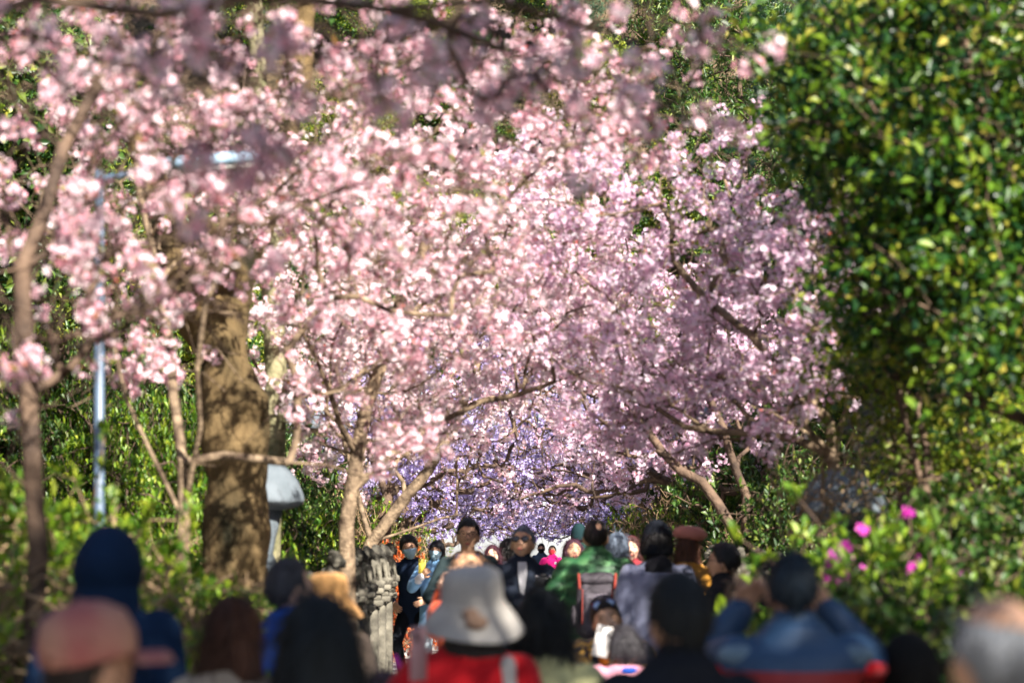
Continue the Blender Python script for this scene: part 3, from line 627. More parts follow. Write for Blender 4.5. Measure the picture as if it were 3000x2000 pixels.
# ---- evergreens on the right (near, leaf by leaf)
def evergreen(label, limbs, blobs, nleaf, seed, mat, L, Wd, bark=BARKD, cat='tree', name='evergreen_tree', per=10, spread=0.11, tip=0.004, tr=0.06):
    if spread < 0.2: per, spread = 16, 0.085
    r = np.random.default_rng(seed); T = np.vstack([in_ell(c, rad, n, r, 0.3) for c, rad, n in blobs])
    A, par, tw, ends = skeleton(limbs, T, r, step=0.22, twigs=2); R = radii(par, tip=tip)
    n0 = len(resample(limbs[0], 0.22 * 1.4)); R[:n0] = np.maximum(R[:n0], tr * np.linspace(1, 0.5, n0))
    base = np.array(limbs[0][0], float); t = tag(empty(name, tuple(base)), label, cat)
    V, Q = tubes(A - base, par, R); obj('trunk', mesh_np(V, Q, smooth=True), bark, t)
    s = r.choice(np.concatenate([tw, ends]), nleaf // per); C = np.repeat(A[s], per, 0) + r.normal(size=(len(s) * per, 3)) * spread
    d = r.normal(size=C.shape); d[:, 2] -= 0.35; nrm = r.normal(size=C.shape) * 0.6 + SUN * 0.35; nrm[:, 2] += 0.45
    V, T = leaves(C - base, d, nrm, L, Wd, r); obj('crown', mesh_np(V, T=T), mat, t, kind='stuff')
    return t
evergreen('tall glossy evergreen filling the upper right corner, nearest of the dark trees',
          [[g3(3090, 11.8, -0.2), A_(3080, 1300, 11.8), A_(3000, 900, 11.8), A_(2900, 400, 11.8), A_(2800, 0, 11.9)]],
          [(A_(2700, 350, 12), (0.62, 1.2, 0.8), 90), (A_(2780, 850, 12), (0.45, 1.1, 0.55), 60), (A_(2540, 230, 12.5), (0.35, 0.9, 0.45), 30), (A_(2900, 700, 12), (0.4, 1.2, 1.0), 50), ((4.05, 12.3, 5.1), (0.8, 0.9, 0.5), 60)],  # last clump is unseen foliage added to shade the right lantern cap
          21500, 51, LEAF_DK, 0.068, 0.036)
evergreen('dense dark evergreen behind the nearest one, right side above the lantern',
          [[g3(2650, 16, -0.2), A_(2650, 1400, 16), A_(2640, 900, 16), A_(2600, 300, 16.3), A_(2560, -100, 16.5)]],
          [(A_(2680, 300, 16.5), (0.85, 1.3, 1.2), 100), (A_(2900, 900, 16.5), (0.8, 1.3, 1.3), 100), (A_(2870, 1350, 16.8), (0.65, 0.8, 0.6), 44)],
          20000, 52, LEAF_DK, 0.07, 0.034)
evergreen('small bright leaved evergreen lit yellow green at the middle of the right side',
          [[g3(2720, 13.5, -0.2), A_(2700, 1450, 13.5), A_(2650, 1200, 13.5), A_(2620, 1000, 13.5)]],
          [(A_(2640, 1060, 13.8), (0.32, 0.6, 0.26), 34), (A_(2760, 1240, 14), (0.42, 0.7, 0.34), 34)],
          6500, 53, LEAF_YG, 0.05, 0.026, tr=0.03)
evergreen('farther evergreen with narrow grey green leaves at the top, beside the pink crowns',
          [[g3(2180, 30, -0.2), A_(2190, 900, 30), A_(2180, 500, 30), A_(2170, 100, 30)]],
          [(A_(2150, 300, 30.5), (1.1, 1.4, 1.5), 110), (A_(2280, 650, 30), (0.9, 1.3, 1.0), 60), (A_(2000, 60, 31), (0.9, 1.2, 0.8), 40)],
          15000, 54, LEAF_MID, 0.10, 0.026, per=10, spread=0.13)

for nm_, lab_, b_, blobs_, nl_, sd_ in [
    ('shade_tree', 'wide evergreen with its crown above the camera, shading the front of the crowd', (5.4, -0.6), [((4.5, 0.6, 7.8), (3.6, 3.0, 1.5), 150), ((1.6, -0.6, 7.6), (2.2, 2.4, 1.2), 60)], 20000, 61),
    ('shade_tree', 'unseen evergreen added above the frame on the right to dapple the middle crowd', (7.4, 10.4), [((3.5, 12.2, 6.3), (1.6, 2.6, 0.6), 24)], 1000, 62)]:  # second tree is unseen, added only to shade the middle of the crowd
    bx, by = b_; gz_ = float(ground(bx, by)) - 0.2; c0 = blobs_[0][0]
    evergreen(lab_, [[(bx, by, gz_), (bx - 0.1, by, gz_ + 3), (c0[0] + 0.4, c0[1], c0[2] - 1)]], blobs_, nl_, sd_, LEAF_DK, 0.17, 0.09, name=nm_, tr=0.2, spread=0.28, tip=0.008)

# ---- forest on the slopes: three crown shapes shared between the trees
def forest_meshes(seed, hgt, rad, npuff, nl, L, Wd, mat, conifer=False):
    r = np.random.default_rng(seed)
    top = np.array([0, 0, hgt])
    if conifer:
        c = np.array([(math.cos(a) * (1 - f) * rad * q, math.sin(a) * (1 - f) * rad * q, hgt * (0.25 + 0.75 * f)) for f, a, q in zip(r.uniform(0, 1, npuff), r.uniform(0, 6.28, npuff), r.uniform(0.4, 1, npuff))])
        pr = np.full(npuff, rad * 0.28)
    else:
        c = in_ell((0, 0, hgt * 0.62), (rad * 0.8, rad * 0.8, hgt * 0.32), npuff, r, 0.5); pr = r.uniform(0.2, 0.36, npuff) * rad
    A, par, tw, ends = skeleton([[(0, 0, -0.6), (0.1, 0, hgt * 0.3), (0, 0.1, hgt * 0.6), (0, 0, hgt * 0.85)]], c, r, step=0.5, twigs=0, start=0.3)
    R = np.maximum(radii(par, tip=0.02), 0); V, Q = tubes(A, par, R, thin=0.02); tm = mesh_np(V, Q, smooth=True); tm.materials.append(BARKD)
    k = nl // npuff; C = []; D = []; N = []
    for cc, p_ in zip(c, pr):
        d = r.normal(size=(k, 3)); d /= np.linalg.norm(d, axis=1, keepdims=True)
        C.append(cc + d * p_ * r.uniform(0.75, 1.1, (k, 1)) * [1, 1, 0.75]); N.append(d + r.normal(size=d.shape) * 0.5); D.append(r.normal(size=d.shape) + [0, 0, -0.2])
    V, T = leaves(np.vstack(C), np.vstack(D), np.vstack(N), L, Wd, r); cm = mesh_np(V, T=T); cm.materials.append(mat)
    return tm, cm
kinds = {'dark': forest_meshes(71, 9, 3.0, 80, 24000, 0.17, 0.085, LEAF_MID), 'yellow': forest_meshes(72, 8, 2.7, 70, 21000, 0.15, 0.08, LEAF_YG),
         'glossy': forest_meshes(73, 8.5, 2.8, 75, 21000, 0.16, 0.09, LEAF_DK), 'pine': forest_meshes(74, 10, 2.3, 90, 24000, 0.22, 0.03, LEAF_PINE, True)}
desc = {'dark': ('broadleaf_tree', 'mid green bushy tree'), 'yellow': ('broadleaf_tree', 'sunlit yellow green tree'), 'glossy': ('evergreen_tree', 'dark glossy evergreen tree'), 'pine': ('pine_tree', 'blue green needle tree')}
rf_ = random.Random(5)
def dist_(y): return ('nearest end', 'behind the old trunks', 'level with the glasses wearer', 'behind the masked couple', 'where the tunnel starts', 'mid tunnel', 'past mid tunnel', 'tunnel end', 'beside the plaza', 'beside the hall')[int((y - 23) / 7.2)]
spots = []
for yi, y in enumerate((99, 104, 110, 117, 125)):
    for xi, x in enumerate(np.arange(-18, 19, 4.6)): spots.append((x + rf_.uniform(-1.5, 1.5), y + rf_.uniform(-2, 2), 'behind the hall, ' + ('lowest row', 'second row up', 'half way up', 'fourth row up', 'highest row')[yi] + (', left', ', left', ' left of centre', ' left of centre', ' at centre', ' right of centre', ' right of centre', ', right', ', right')[xi]))
for y in np.arange(23, 94, 5.5):
    for x in ((4.9, 8.5) if y < 40 else (7.5, 11.5)): spots.append((x + rf_.uniform(-0.7, 0.7) + y * 0.04, y + rf_.uniform(-1, 1), ('inner' if x in (4.9, 7.5) else 'outer') + ' row of the right bank, ' + dist_(y)))
    for x in ((-5.2, -9) if y < 40 else (-7, -11.5)): spots.append((x + rf_.uniform(-0.7, 0.7) - y * 0.045, y + rf_.uniform(-1, 1), ('inner' if x in (-5.2, -7) else 'outer') + ' row of the left bank, ' + dist_(y)))
for x, y, place in spots:
    k = rf_.choice(['dark', 'yellow', 'yellow', 'glossy', 'dark', 'pine']) if 'left' not in place else rf_.choice(['dark', 'yellow', 'glossy', 'yellow'])
    nm, ds = desc[k]; tm, cm = kinds[k]; s = rf_.uniform(0.8, 1.15) * (0.62 if abs(x) < 6.5 and y < 45 else 0.9 if y < 95 else 1.0)
    t = tag(empty(nm, (x, y, float(ground(x, y)) - 0.2), rf_.uniform(0, 6.28), s), f'{ds}, {place}' if 'row of' in place else f'{ds} {place}', 'tree', f'{ds}s ' + ('on the hill' if 'hall' in place and 'bank' not in place else 'on the left bank' if 'left bank' in place else 'on the right bank'))
    obj('trunk', tm, None, t); o = obj('crown', cm, None, t, kind='stuff')

from collections import defaultdict
dup_ = defaultdict(list)
for o in bpy.data.objects:
    if o.get('label') and not o.parent and o.get('category') == 'tree': dup_[o['label']].append(o)
for l_, os_ in dup_.items():
    if len(os_) == 2:
        os_.sort(key=lambda o: o.location.y); os_[0]['label'] = 'nearer ' + l_; os_[1]['label'] = 'farther ' + l_
    elif len(os_) == 3:
        os_.sort(key=lambda o: o.location.y)
        for o, w_ in zip(os_, ('nearest ', 'middle ', 'farthest ')): o['label'] = w_ + l_

# ---- azaleas and dry shrubs
def shrub_meshes(seed, rad, hgt, ntw, mat, L=0.05, Wd=0.02, ros=9, leaf_frac=1.0, tmat=None):
    r = np.random.default_rng(seed); T = in_ell((0, 0, hgt * 0.45), (rad, rad, hgt * 0.55), ntw, r, 0.55); T = T[T[:, 2] > 0.1]
    A, par, tw, ends = skeleton([[(0, 0, -0.15), (0.02, 0, 0.12)]], T, r, w=0.15, step=0.14, twigs=2, twlen=(0.1, 0.25), start=0)
    R = radii(par, tip=0.0032); V, Q = tubes(A, par, R); tm = mesh_np(V, Q, smooth=True); tm.materials.append(tmat or TWIG)
    s = np.concatenate([tw[r.uniform(size=len(tw)) < 0.7 * leaf_frac], ends[r.uniform(size=len(ends)) < leaf_frac]])
    C = np.repeat(A[s], ros, 0); out = C / np.maximum(np.linalg.norm(C, axis=1, keepdims=True), 0.1)
    d = r.normal(size=C.shape) * 0.8 + out * 0.5 + [0, 0, 0.25]; V, T2 = leaves(C + r.normal(size=C.shape) * 0.01, d, out + [0, 0, 0.6] + r.normal(size=C.shape) * 0.3, L, Wd, r)
    lm = mesh_np(V, T=T2); lm.materials.append(mat)
    return tm, lm, A[tw]
SH = {'azalea': shrub_meshes(81, 0.75, 1.15, 360, LEAF_AZ, L=0.046, Wd=0.02), 'dense': shrub_meshes(82, 0.8, 1.3, 420, LEAF_MID, L=0.05, Wd=0.024, tmat=BARKD), 'dry': shrub_meshes(83, 0.7, 1.1, 320, LEAF_AZ, leaf_frac=0.22), 'bright': shrub_meshes(84, 0.7, 1.0, 380, LEAF_AZ, L=0.048, Wd=0.022, tmat=BARKD)}
def shrub(kind, px, top, D, label, s=1.0, group=None, flowers_at=None):
    x = (px - 1500) / FPX * D; gz = float(ground(x, D)); tm, lm, tips = SH[kind]
    hz = at(px, top, D)[2] - gz; hs = {'azalea': 1.15, 'dense': 1.3, 'dry': 1.1, 'bright': 1.0}[kind]
    s = max(0.7, hz / hs) * s
    t = tag(empty('azalea_shrub' if kind != 'dense' else 'evergreen_shrub', (x, D, gz), random.uniform(0, 6.28), 1), label, 'shrub', group)
    sw = min(s, 1.1 if D > 15 else 1.35); t.scale = (sw, sw, s)
    cl = 1.75 + 0.75 * sw if D > 12 else 0
    if cl: x = min(x, -cl) if x < 0 else max(x, cl + 0.35); t.location = (x, D, float(ground(x, D))); t.scale[2] = max(0.6, (at(px, top, D)[2] - t.location[2]) / hs)
    obj('stem', tm, None, t, kind='stuff'); obj('foliage', lm, None, t, kind='stuff')
    return t
gL = 'azalea shrubs on the left bank'
for a in [('azalea', 60, 1440, 11, 'yellow green azalea shrub at the left edge below the dark leaning trunk'),
          ('dry', 40, 1640, 9.5, 'twiggy half bare azalea at the lower left corner beside the pink cap'),
          ('bright', 330, 1600, 12, 'bright azalea shrub behind the navy hood, around the foot of the lamp post'),
          ('dry', 480, 1620, 11, 'brown twiggy azalea with few leaves between the navy hood and the old trunk'),
          ('azalea', 560, 1530, 13, 'light green azalea in front of the thick old trunk'),
          ('dry', 680, 1640, 13.5, 'dry azalea at the foot of the thick old trunk above the brown haired head'),
          ('azalea', 150, 1540, 13, 'azalea shrub to the left of the lamp post foot'),
          ('azalea', 900, 1560, 19, 'small yellow green azalea between lantern neck and first stone lion'),
          ('dry', 940, 1620, 17.6, 'tan dry azalea left of the first stone lion'),
          ('dry', 190, 1660, 10, 'dry shrub left of the navy hood'),
          ('azalea', 1010, 1600, 23, 'azalea far back behind the lions, at the brown forked trunk')]:
    shrub(*a)
gR = 'azalea shrubs on the right bank'
for a in [('bright', 2660, 1590, 11, 'right bank azalea with magenta flowers, nearest the crowd'),
          ('dense', 2560, 1740, 10, 'dark green shrub below the magenta azalea flowers'),
          ('dense', 2850, 1500, 11.5, 'dark shrub at the right edge above the grey haired head'),
          ('dense', 2700, 1760, 9.5, 'dense low green shrub between the red trimmed jacket and the right edge'),
          ('dense', 2950, 1350, 13, 'tall dark shrub behind at the right edge'),
          ('dense', 2180, 1560, 20, 'dark shrub behind the right balustrade lion'),
          ('dense', 2250, 1560, 18.5, 'dark shrub left of the round lantern'),
          ('dry', 2100, 1480, 27, 'bare twiggy shrub behind the beret'),
          ('dense', 2270, 1350, 23, 'large dark shrub on the right behind the lantern')]:
    shrub(*a)
# more greenery further up the left bank
rr = random.Random(9)
for k, (px, top, D) in enumerate([(-160, 1350, 17), (400, 1200, 23), (180, 1050, 24), (600, 1330, 20), (480, 1150, 24), (60, 1000, 24), (700, 1400, 22), (950, 1450, 27), (330, 900, 27), (860, 1500, 24)]):
    shrub(('dense', 'bright')[k % 2], px, top, D, f'tall leafy shrub on the upper left bank, {("far left by the leaning trunk", "right of the lamp post", "just left of the lamp post", "left of the thick old trunk", "between slim stems and old trunk", "highest at the left edge", "at the old trunk foot", "right of the mossy trunk", "high behind the lamp post", "behind the left lantern neck")[k]}')
# undergrowth along the tunnel
for k, (x, D, kd) in enumerate([(-2.5, 31, 'dry'), (-2.45, 36, 'dry'), (-2.5, 41, 'dry'), (-2.5, 46, 'dry'), (-2.5, 52, 'dry'), (-2.5, 59, 'dry'), (2.5, 30, 'dry'), (2.5, 35, 'dry'), (2.5, 41, 'dry'), (2.5, 46, 'dry'), (2.5, 52, 'dry'), (2.5, 59, 'dry'), (-3.0, 29, 'dense'), (-3.2, 33.5, 'dry'), (-3.3, 38, 'dense'), (-3.4, 43, 'dense'), (-3.6, 49, 'dry'), (-3.6, 56, 'dense'), (3.1, 28.5, 'dense'), (3.2, 33, 'dense'), (3.3, 38, 'dry'), (3.4, 43, 'dense'), (3.5, 49, 'dense'), (3.6, 56, 'dense')]):
    tm, lm, tips = SH[kd]; t = tag(empty('undergrowth_shrub', (x, D, float(ground(x, D))), random.uniform(0, 6.28)), ('leafy' if kd == 'dense' else 'bare twiggy') + f' undergrowth shrub {"at the path edge," if abs(x) < 2.7 else "farther out,"} {"left" if x < 0 else "right"} of the tunnel, ' + ('at its mouth', 'just inside', 'before the middle', 'at the middle', 'past the middle', 'at the far end')[k % 6], 'shrub', 'undergrowth along the blossom tunnel')
    t.scale = (1.25, 1.6, 2.1); obj('stem', tm, None, t, kind='stuff'); obj('foliage', lm, None, t, kind='stuff')
# magenta flowers as parts of the right azalea
az = [o for o in bpy.data.objects if o.get('label', '').startswith('right bank azalea')][0]
for px, py, D, n_ in [(2657, 1502, 10.6, 9), (2475, 1605, 10.6, 6), (2462, 1640, 10.6, 8), (2440, 1643, 10.5, 8), (2490, 1652, 10.6, 6), (2510, 1660, 10.6, 7), (2428, 1680, 10.5, 8), (2465, 1690, 10.5, 6), (2530, 1555, 10.8, 4), (2600, 1540, 10.9, 3), (2660, 1665, 10.9, 4), (2690, 1640, 10.9, 3), (2400, 1735, 10.4, 4), (2825, 1690, 11, 2)]:
    r = np.random.default_rng(px); C = at(px, py, D) + r.normal(size=(n_, 3)) * 0.012; d = r.normal(size=(n_, 3)); d[:, 1] -= 1.2; d[:, 2] += .4
    V, Q = flowers(C, d, 0.023, r); V = (V - np.array(az.location)) @ rotz(az.rotation_euler.z) / np.array(az.scale)
    obj('magenta_flower', mesh_np(V, Q), MAGENTA, az)
# orange leaved shrub behind the masked man
x, D = at(1150, 1600, 31)[0], 31
t = tag(empty('orange_shrub', (x, D, float(ground(x, D)))), 'orange red leaved shrub behind the masked man in navy', 'shrub')
tm, lm, tips = SH['azalea']; obj('stem', tm, None, t, kind='stuff'); l2 = lm.copy(); l2.materials.clear(); l2.materials.append(ORANGE_L); obj('foliage', l2, None, t, kind='stuff'); t.scale = (0.85, 0.85, 1.3)
# bare saplings right of the crowd (lantern foreground)
for k, (px, top, D) in enumerate([(2385, 1380, 13.5), (2440, 1340, 13.6), (2530, 1400, 13.2), (2330, 1420, 14.6)]):
    r = np.random.default_rng(90 + k); b0 = np.array(g3(px, D, -0.1)); T = in_ell(at(px, top + 60, D), (0.22, 0.22, 0.3), 16, r)
    A, par, tw, ends = skeleton([[tuple(b0), tuple(at(px + 20, 1700, D)), tuple(at(px, top + 150, D))]], T, r, step=0.2, twigs=1, start=0.2)
    V, Q = tubes(A - b0, par, np.maximum(radii(par, tip=0.004), 0.004)); t = tag(empty('sapling', tuple(b0)), ('bare pale sapling crossing the left rim of the round lantern cap', 'bare pale sapling in front of the middle of the round lantern cap', 'bare pale sapling at the right rim of the round lantern cap', 'bare pale sapling left of the lantern cap, among the pink boughs')[k], 'sapling', 'bare saplings by the right lantern')
    obj('stem', mesh_np(V, Q, smooth=True), TWIG, t)

# ------------------------------------------------------------------ people
def grid_dirs(m=30, n=22):
    a = np.arange(m) / m * 2 * np.pi; el = np.linspace(0.06, math.pi - 0.06, n)
    return [np.stack([np.cos(a) * math.sin(t), np.sin(a) * math.sin(t), np.full(m, -math.cos(t))], -1) for t in el]
def g_(x, s): return np.exp(-(x / s) ** 2)
def head_pt(d):
    """unit direction (+Y is forward) to the surface of a 0.235 m tall head"""
    x, y, z = d[:, 0], d[:, 1], d[:, 2]
    P = d * np.array([0.077, 0.096, 0.117])
    low = np.clip(-z, 0, 1)
    P[:, 0] *= 1 - 0.30 * low ** 1.6
    P[:, 1] += np.where(y < 0, low * 0.035 * (-y), 0.004 * low)
    P[:, 1] += np.where((y < 0) & (z > -0.3), -0.008 * g_(z - 0.25, 0.4), 0)
    f = (y > 0)
    P[:, 1] += f * (0.026 * g_(x, 0.13) * g_(z + 0.18, 0.12) + 0.012 * g_(x, 0.10) * g_(z + 0.02, 0.14))
    P[:, 1] -= f * 0.010 * (g_(x - 0.40, 0.17) + g_(x + 0.40, 0.17)) * g_(z - 0.10, 0.11)
    P[:, 1] += f * 0.005 * g_(z - 0.27, 0.09) * g_(x, 0.6)
    P[:, 1] += f * 0.007 * g_(x, 0.22) * g_(z + 0.52, 0.08) + f * 0.009 * g_(x, 0.25) * g_(z + 0.85, 0.14)
    P[:, 0] += np.sign(x) * 0.004 * g_(z + 0.12, 0.2) * f
    return P
def add_head(b, c, R, s):
    b.loft([head_pt(d) * s @ R.T + c for d in grid_dirs()])
    for e in (-1, 1): b.ell(R @ (np.array([e * 0.080, -0.008, -0.012]) * s) + c, np.array([0.010, 0.020, 0.033]) * s, R @ rotz(-e * 0.35), m=8, n=7)
def hairline(dirs, kind):
    az = np.abs(np.degrees(np.arctan2(dirs[:, 0], dirs[:, 1])))
    if kind == 'short': xs, zs = [0, 40, 62, 78, 95, 125, 180], [0.60, 0.56, 0.40, -0.02, 0.02, -0.35, -0.62]
    elif kind == 'fringe': xs, zs = [0, 35, 55, 70, 95, 180], [0.36, 0.34, 0.1, -0.6, -1.2, -1.2]
    else: xs, zs = [0, 25, 50, 68, 95, 180], [0.66, 0.60, 0.35, -0.45, -1.2, -1.2]
    return np.interp(az, xs, zs)
def hair_builder(b, c, R, s, kind, thick, long=0, vol=1.0, bald=None, wave=0, ztop_=0.05):
    rings = []
    for d in grid_dirs(40, 26):
        w = sstep(-0.05, 0.09, d[:, 2] - hairline(d, kind) - 0.07 * ripple(d, 9, 5) - 0.04 * ripple(d, 22, 6))
        if bald is not None: w = w * (1 - sstep(math.cos(bald[3]) - 0.05, math.cos(bald[3]) + 0.05, d @ (np.array(bald[:3]) / np.linalg.norm(bald[:3]))))
        t = thick * (0.75 + 0.5 * np.clip(d[:, 2], 0, 1)); P = head_pt(d)
        rings.append((P + d * (t * w - 0.012 * (1 - w))[:, None]) * s @ R.T + c)
    b.loft(rings)
    if long:
        m = 20; a = np.arange(m) / m * 2 * np.pi; rg = []
        for f in np.linspace(0, 1, 9):
            z = ztop_ - (long + ztop_) * f; rx = (0.080 + 0.014 * math.sin(min(f * 2, 1) * 2) + (0.035 * f if long > 0.3 else 0.012 * f)) * vol * (1 - 0.12 * max(0, f - 0.8) / 0.2); ry = (0.070 - 0.022 * f) * vol; cy0 = -0.040 - 0.012 * f
            q = np.stack([np.cos(a) * rx + wave * math.sin(f * 9), np.sin(a) * ry + cy0, np.full(m, z)], -1)
            if f > 0.25: q[:, 1] = np.minimum(q[:, 1], 0.012)
            rg.append(q * s @ R.T + c)
        b.loft(rg)
def strands(me, n, L, wd, r, centre, down=1.0, lift=0.25):
    V = vcoords(me); N = vnorm(me); s = r.integers(0, len(V), n); out = V[s] - centre
    d = -down * np.array([0, 0, 1.]) + r.normal(size=(n, 3)) * 0.35; d -= N[s] * np.sum(d * N[s], 1, keepdims=True) * (1 - 0.0); d += N[s] * lift
    d /= np.linalg.norm(d, axis=1, keepdims=True) + 1e-9; side = np.cross(d, N[s]); side /= np.linalg.norm(side, axis=1, keepdims=True) + 1e-9
    Ls = (L * r.uniform(0.5, 1.3, n))[:, None]; p0 = V[s] - N[s] * 0.004
    p1 = p0 + d * Ls * 0.55; p2 = p1 + (d - N[s] * lift * 1.2) * Ls * 0.5
    P = np.stack([p0 - side * wd, p0 + side * wd, p1 + side * wd * 0.8, p1 - side * wd * 0.8, p2], 1).reshape(-1, 3)
    k = (np.arange(n) * 5)[:, None]
    return P, k + [0, 1, 2, 3], k + [3, 2, 4]
def hand_mesh(kind):
    """palm in XY plane, fingers along +Z from the wrist at the origin, palm faces +Y, thumb towards +X (mirror for the other)"""
    b = B(); b.box((0, 0, 0.048), (0.038, 0.011, 0.042), bev=0.009); b.cap((0, 0, -0.02), (0, 0, 0.02), 0.024, 0.026, flat=0.7)
    cu = {'relax': (0.35, 0.45, 0.3), 'grip': (0.9, 0.95, 0.6), 'point': (0.15, 0.1, 0.1), 'flat': (0.08, 0.1, 0.08)}[kind]
    for k, (x, L) in enumerate(((0.029, 0.070), (0.010, 0.078), (-0.010, 0.073), (-0.028, 0.058))):
        c = cu if not (kind == 'point' and k > 0) else (1.2, 1.2, 0.8)
        p = np.array([x, 0.0, 0.086]); a = 0.0; spread = x * 2.2
        for seg, (f, da) in enumerate(zip((0.45, 0.32, 0.27), c)):
            a += da; d = np.array([math.sin(spread) * 0.6, math.sin(a), math.cos(a)]); d /= np.linalg.norm(d); q = p + d * L * f
            b.cap(p, q, 0.0092 - 0.001 * seg, 0.0086 - 0.001 * seg, m=7, ends=2); p = q
    th = np.array([0.034, 0.004, 0.018]); t1 = th + np.array([0.026, 0.012, 0.030]); t2 = t1 + np.array([0.008, 0.016, 0.026]) if kind != 'grip' else t1 + np.array([-0.008, 0.026, 0.014])
    b.cap(th, t1, 0.014, 0.011, m=8, ends=2); b.cap(t1, t2, 0.0105, 0.009, m=8, ends=2)
    me = remesh(b, 0.0042, 1, dec=0.12); V = vcoords(me)
    F = [list(p.vertices) for p in me.polygons]; Q = np.array([f for f in F if len(f) == 4] or np.zeros((0, 4), int)); T = np.array([f for f in F if len(f) == 3] or np.zeros((0, 3), int))
    bpy.data.meshes.remove(me); return V, Q, T
HANDS = {k: hand_mesh(k) for k in ('relax', 'grip', 'point', 'flat')}
def ik(S, W, l1, l2, hint):
    S = np.asarray(S, float); W = np.asarray(W, float); d = W - S; L = np.linalg.norm(d); mx = (l1 + l2) * 0.995
    if L > mx: W = S + d / L * mx; d = W - S; L = mx
    u = d / L; a = (l1 * l1 - l2 * l2 + L * L) / (2 * L); h = math.sqrt(max(l1 * l1 - a * a, 1e-6)); p = np.asarray(hint, float); p = p - u * np.dot(p, u); p /= np.linalg.norm(p) + 1e-9
    return S + u * a + p * h, W
PEOPLE = []
def person(label, px, top, D, yaw=0, H=None, face=False, lean=0.0, head=(0, 0, 0), hair=('short', 0.012, 0, 1.0), hairc=(0.012, 0.010, 0.010), bald=None,
           topc=(0.03, 0.04, 0.08), under=None, open_=False, legc=(0.02, 0.025, 0.04), arms=(None, None), hands=('relax', 'relax'), skin=None, bulk=1.0, jl=0.03, collar=0.03,
           mask=None, glasses=None, hat=None, hood=None, sleeve=None, topm=None, gloves=None, shift=(0, 0), wave=0, strand=1.0, long_coat=0, groundz=None, top_is_head=False, hrough=0.45, scale_head=1.0, elbow=0.75):
    """local frame: +Y forward, +X the person's right when seen from behind; arms = wrist targets (x, y, z) in units of body height above the feet"""
    seed = int(px * 7 + D * 31) % 100000; r = np.random.default_rng(seed)
    x = (px - 1500) / FPX * D; gz = float(ground(0, D)) if groundz is None else groundz
    ztop = CAMZ - (top - HOR) / FPX * D
    if H is None: H = (ztop - gz) / (1.0 + (0.012 if hair else 0))
    s = H * 0.143 / 0.235 * scale_head
    sk = skin or SKIN
    u = np.array([0, math.sin(lean), math.cos(lean)]); side = np.array([1., 0, 0]); fw = np.cross(u, side) * 1.0; fw = np.array([0, u[2], -u[1]])
    Rt = np.stack([side, fw, u], 1)                      # torso frame: columns x, forward, up
    Rh = rotz(-math.radians(head[0])) @ rotx(-math.radians(head[1])) @ roty(math.radians(head[2]))
    # place the pelvis so that the head top reaches the target
    def hc_of(P): N = P + u * 0.292 * H; return N + (u * 0.5 + Rh[:, 2] * 0.5) * 0.097 * H + np.array([0, 0.012 * H, 0]), N
    P = np.array([0, 0, 0.532 * H]); hc, N = hc_of(P); drop = hc[2] + 0.0715 * H * scale_head - (ztop - gz) + (0.008 if hair and not top_is_head else 0)
    P = P - np.array([0, 0, drop]); P[1] -= math.sin(lean) * 0.22 * H; hc, N = hc_of(P)
    root = tag(empty('person', (x, D, gz), math.radians(yaw)), label, 'person')
    PEOPLE.append(root); PEOPLE_INFO = dict(H=H, hc=hc, Rh=Rh, s=s, Rt=Rt, P=P)
    # legs
    legs = []
    for e in (-1, 1):
        hip = P + np.array([e * 0.052 * H, 0, -0.01 * H]); ank = np.array([e * (0.058 + (0.02 if drop > 0.1 else 0)) * H, 0.0 + e * 0.015, 0.045 * H])
        if abs(drop) < 0.03 * H: hip_l = 0.25 * H
        kn, an = ik(hip, ank, 0.252 * H, 0.242 * H, (e * 0.25, 1, 0.1)); legs.append((hip, kn, an))
    S0 = P + u * 0.268 * H; bk = bulk
    arm = []
    for i, e in enumerate((-1, 1)):
        S = S0 + side * e * 0.100 * H * (0.5 + 0.5 * bk) + u * (-0.005 * H); W = arms[i]
        if W is None: W = S + np.array([e * 0.045 * H, 0.02 * H, -0.312 * H]); hint = (e * 0.3, -1, 0.1)
        else: W = np.array(W, float) * H; hint = (e * elbow, -0.15, -1.0)
        el, W = ik(S, W, 0.172 * H, 0.152 * H, hint); arm.append((S, el, W))
    # body: head, neck, torso, arms, legs in one skin; hands with fingers joined on
    b = B(); add_head(b, hc, Rh, s); b.cap(P + u * 0.25 * H, hc - Rh[:, 2] * 0.03 * H - Rh[:, 1] * 0.012 * H, 0.036 * H, 0.031 * H, m=14)
    a_ = np.arange(20) / 20 * 2 * np.pi
    def torso(bb, rows, add=0.0, k=1.0):
        bb.loft([P + u * h * H + (np.outer(np.cos(a_) * (rx * H * k + add), side) + np.outer(np.sin(a_) * (ry * H * k + add), fw)) for h, rx, ry in rows])
    torso(b, [(-0.06, .075, .055), (0, .088, .062), (.08, .076, .055), (.18, .088, .06), (.25, .092, .056), (.285, .075, .045), (.305, .045, .037), (.32, .034, .034)], k=0.95)
    for (S, el, W) in arm: b.cap(S, el, .026 * H, .021 * H); b.cap(el, W, .022 * H, .0145 * H, flat=0.85)
    for hp, kn, an in legs:
        b.cap(hp, kn, .047 * H, .031 * H); b.cap(kn, an, .031 * H, .019 * H); b.cap(an, an + np.array([0, 0.09 * H, -0.025 * H]), .02 * H, .018 * H, flat=0.7)
    vx = 0.0075 if face else (0.011 if D < 16 else 0.012)
    me = remesh(b, vx, 1, dec=0.24 if face else 0.35)
    V = vcoords(me); F = [list(p.vertices) for p in me.polygons]; T = [f for f in F if len(f) == 3]; Q = [f for f in F if len(f) == 4]
    bb = B(); bb.add(V, Q if Q else np.zeros((0, 4), int), T)
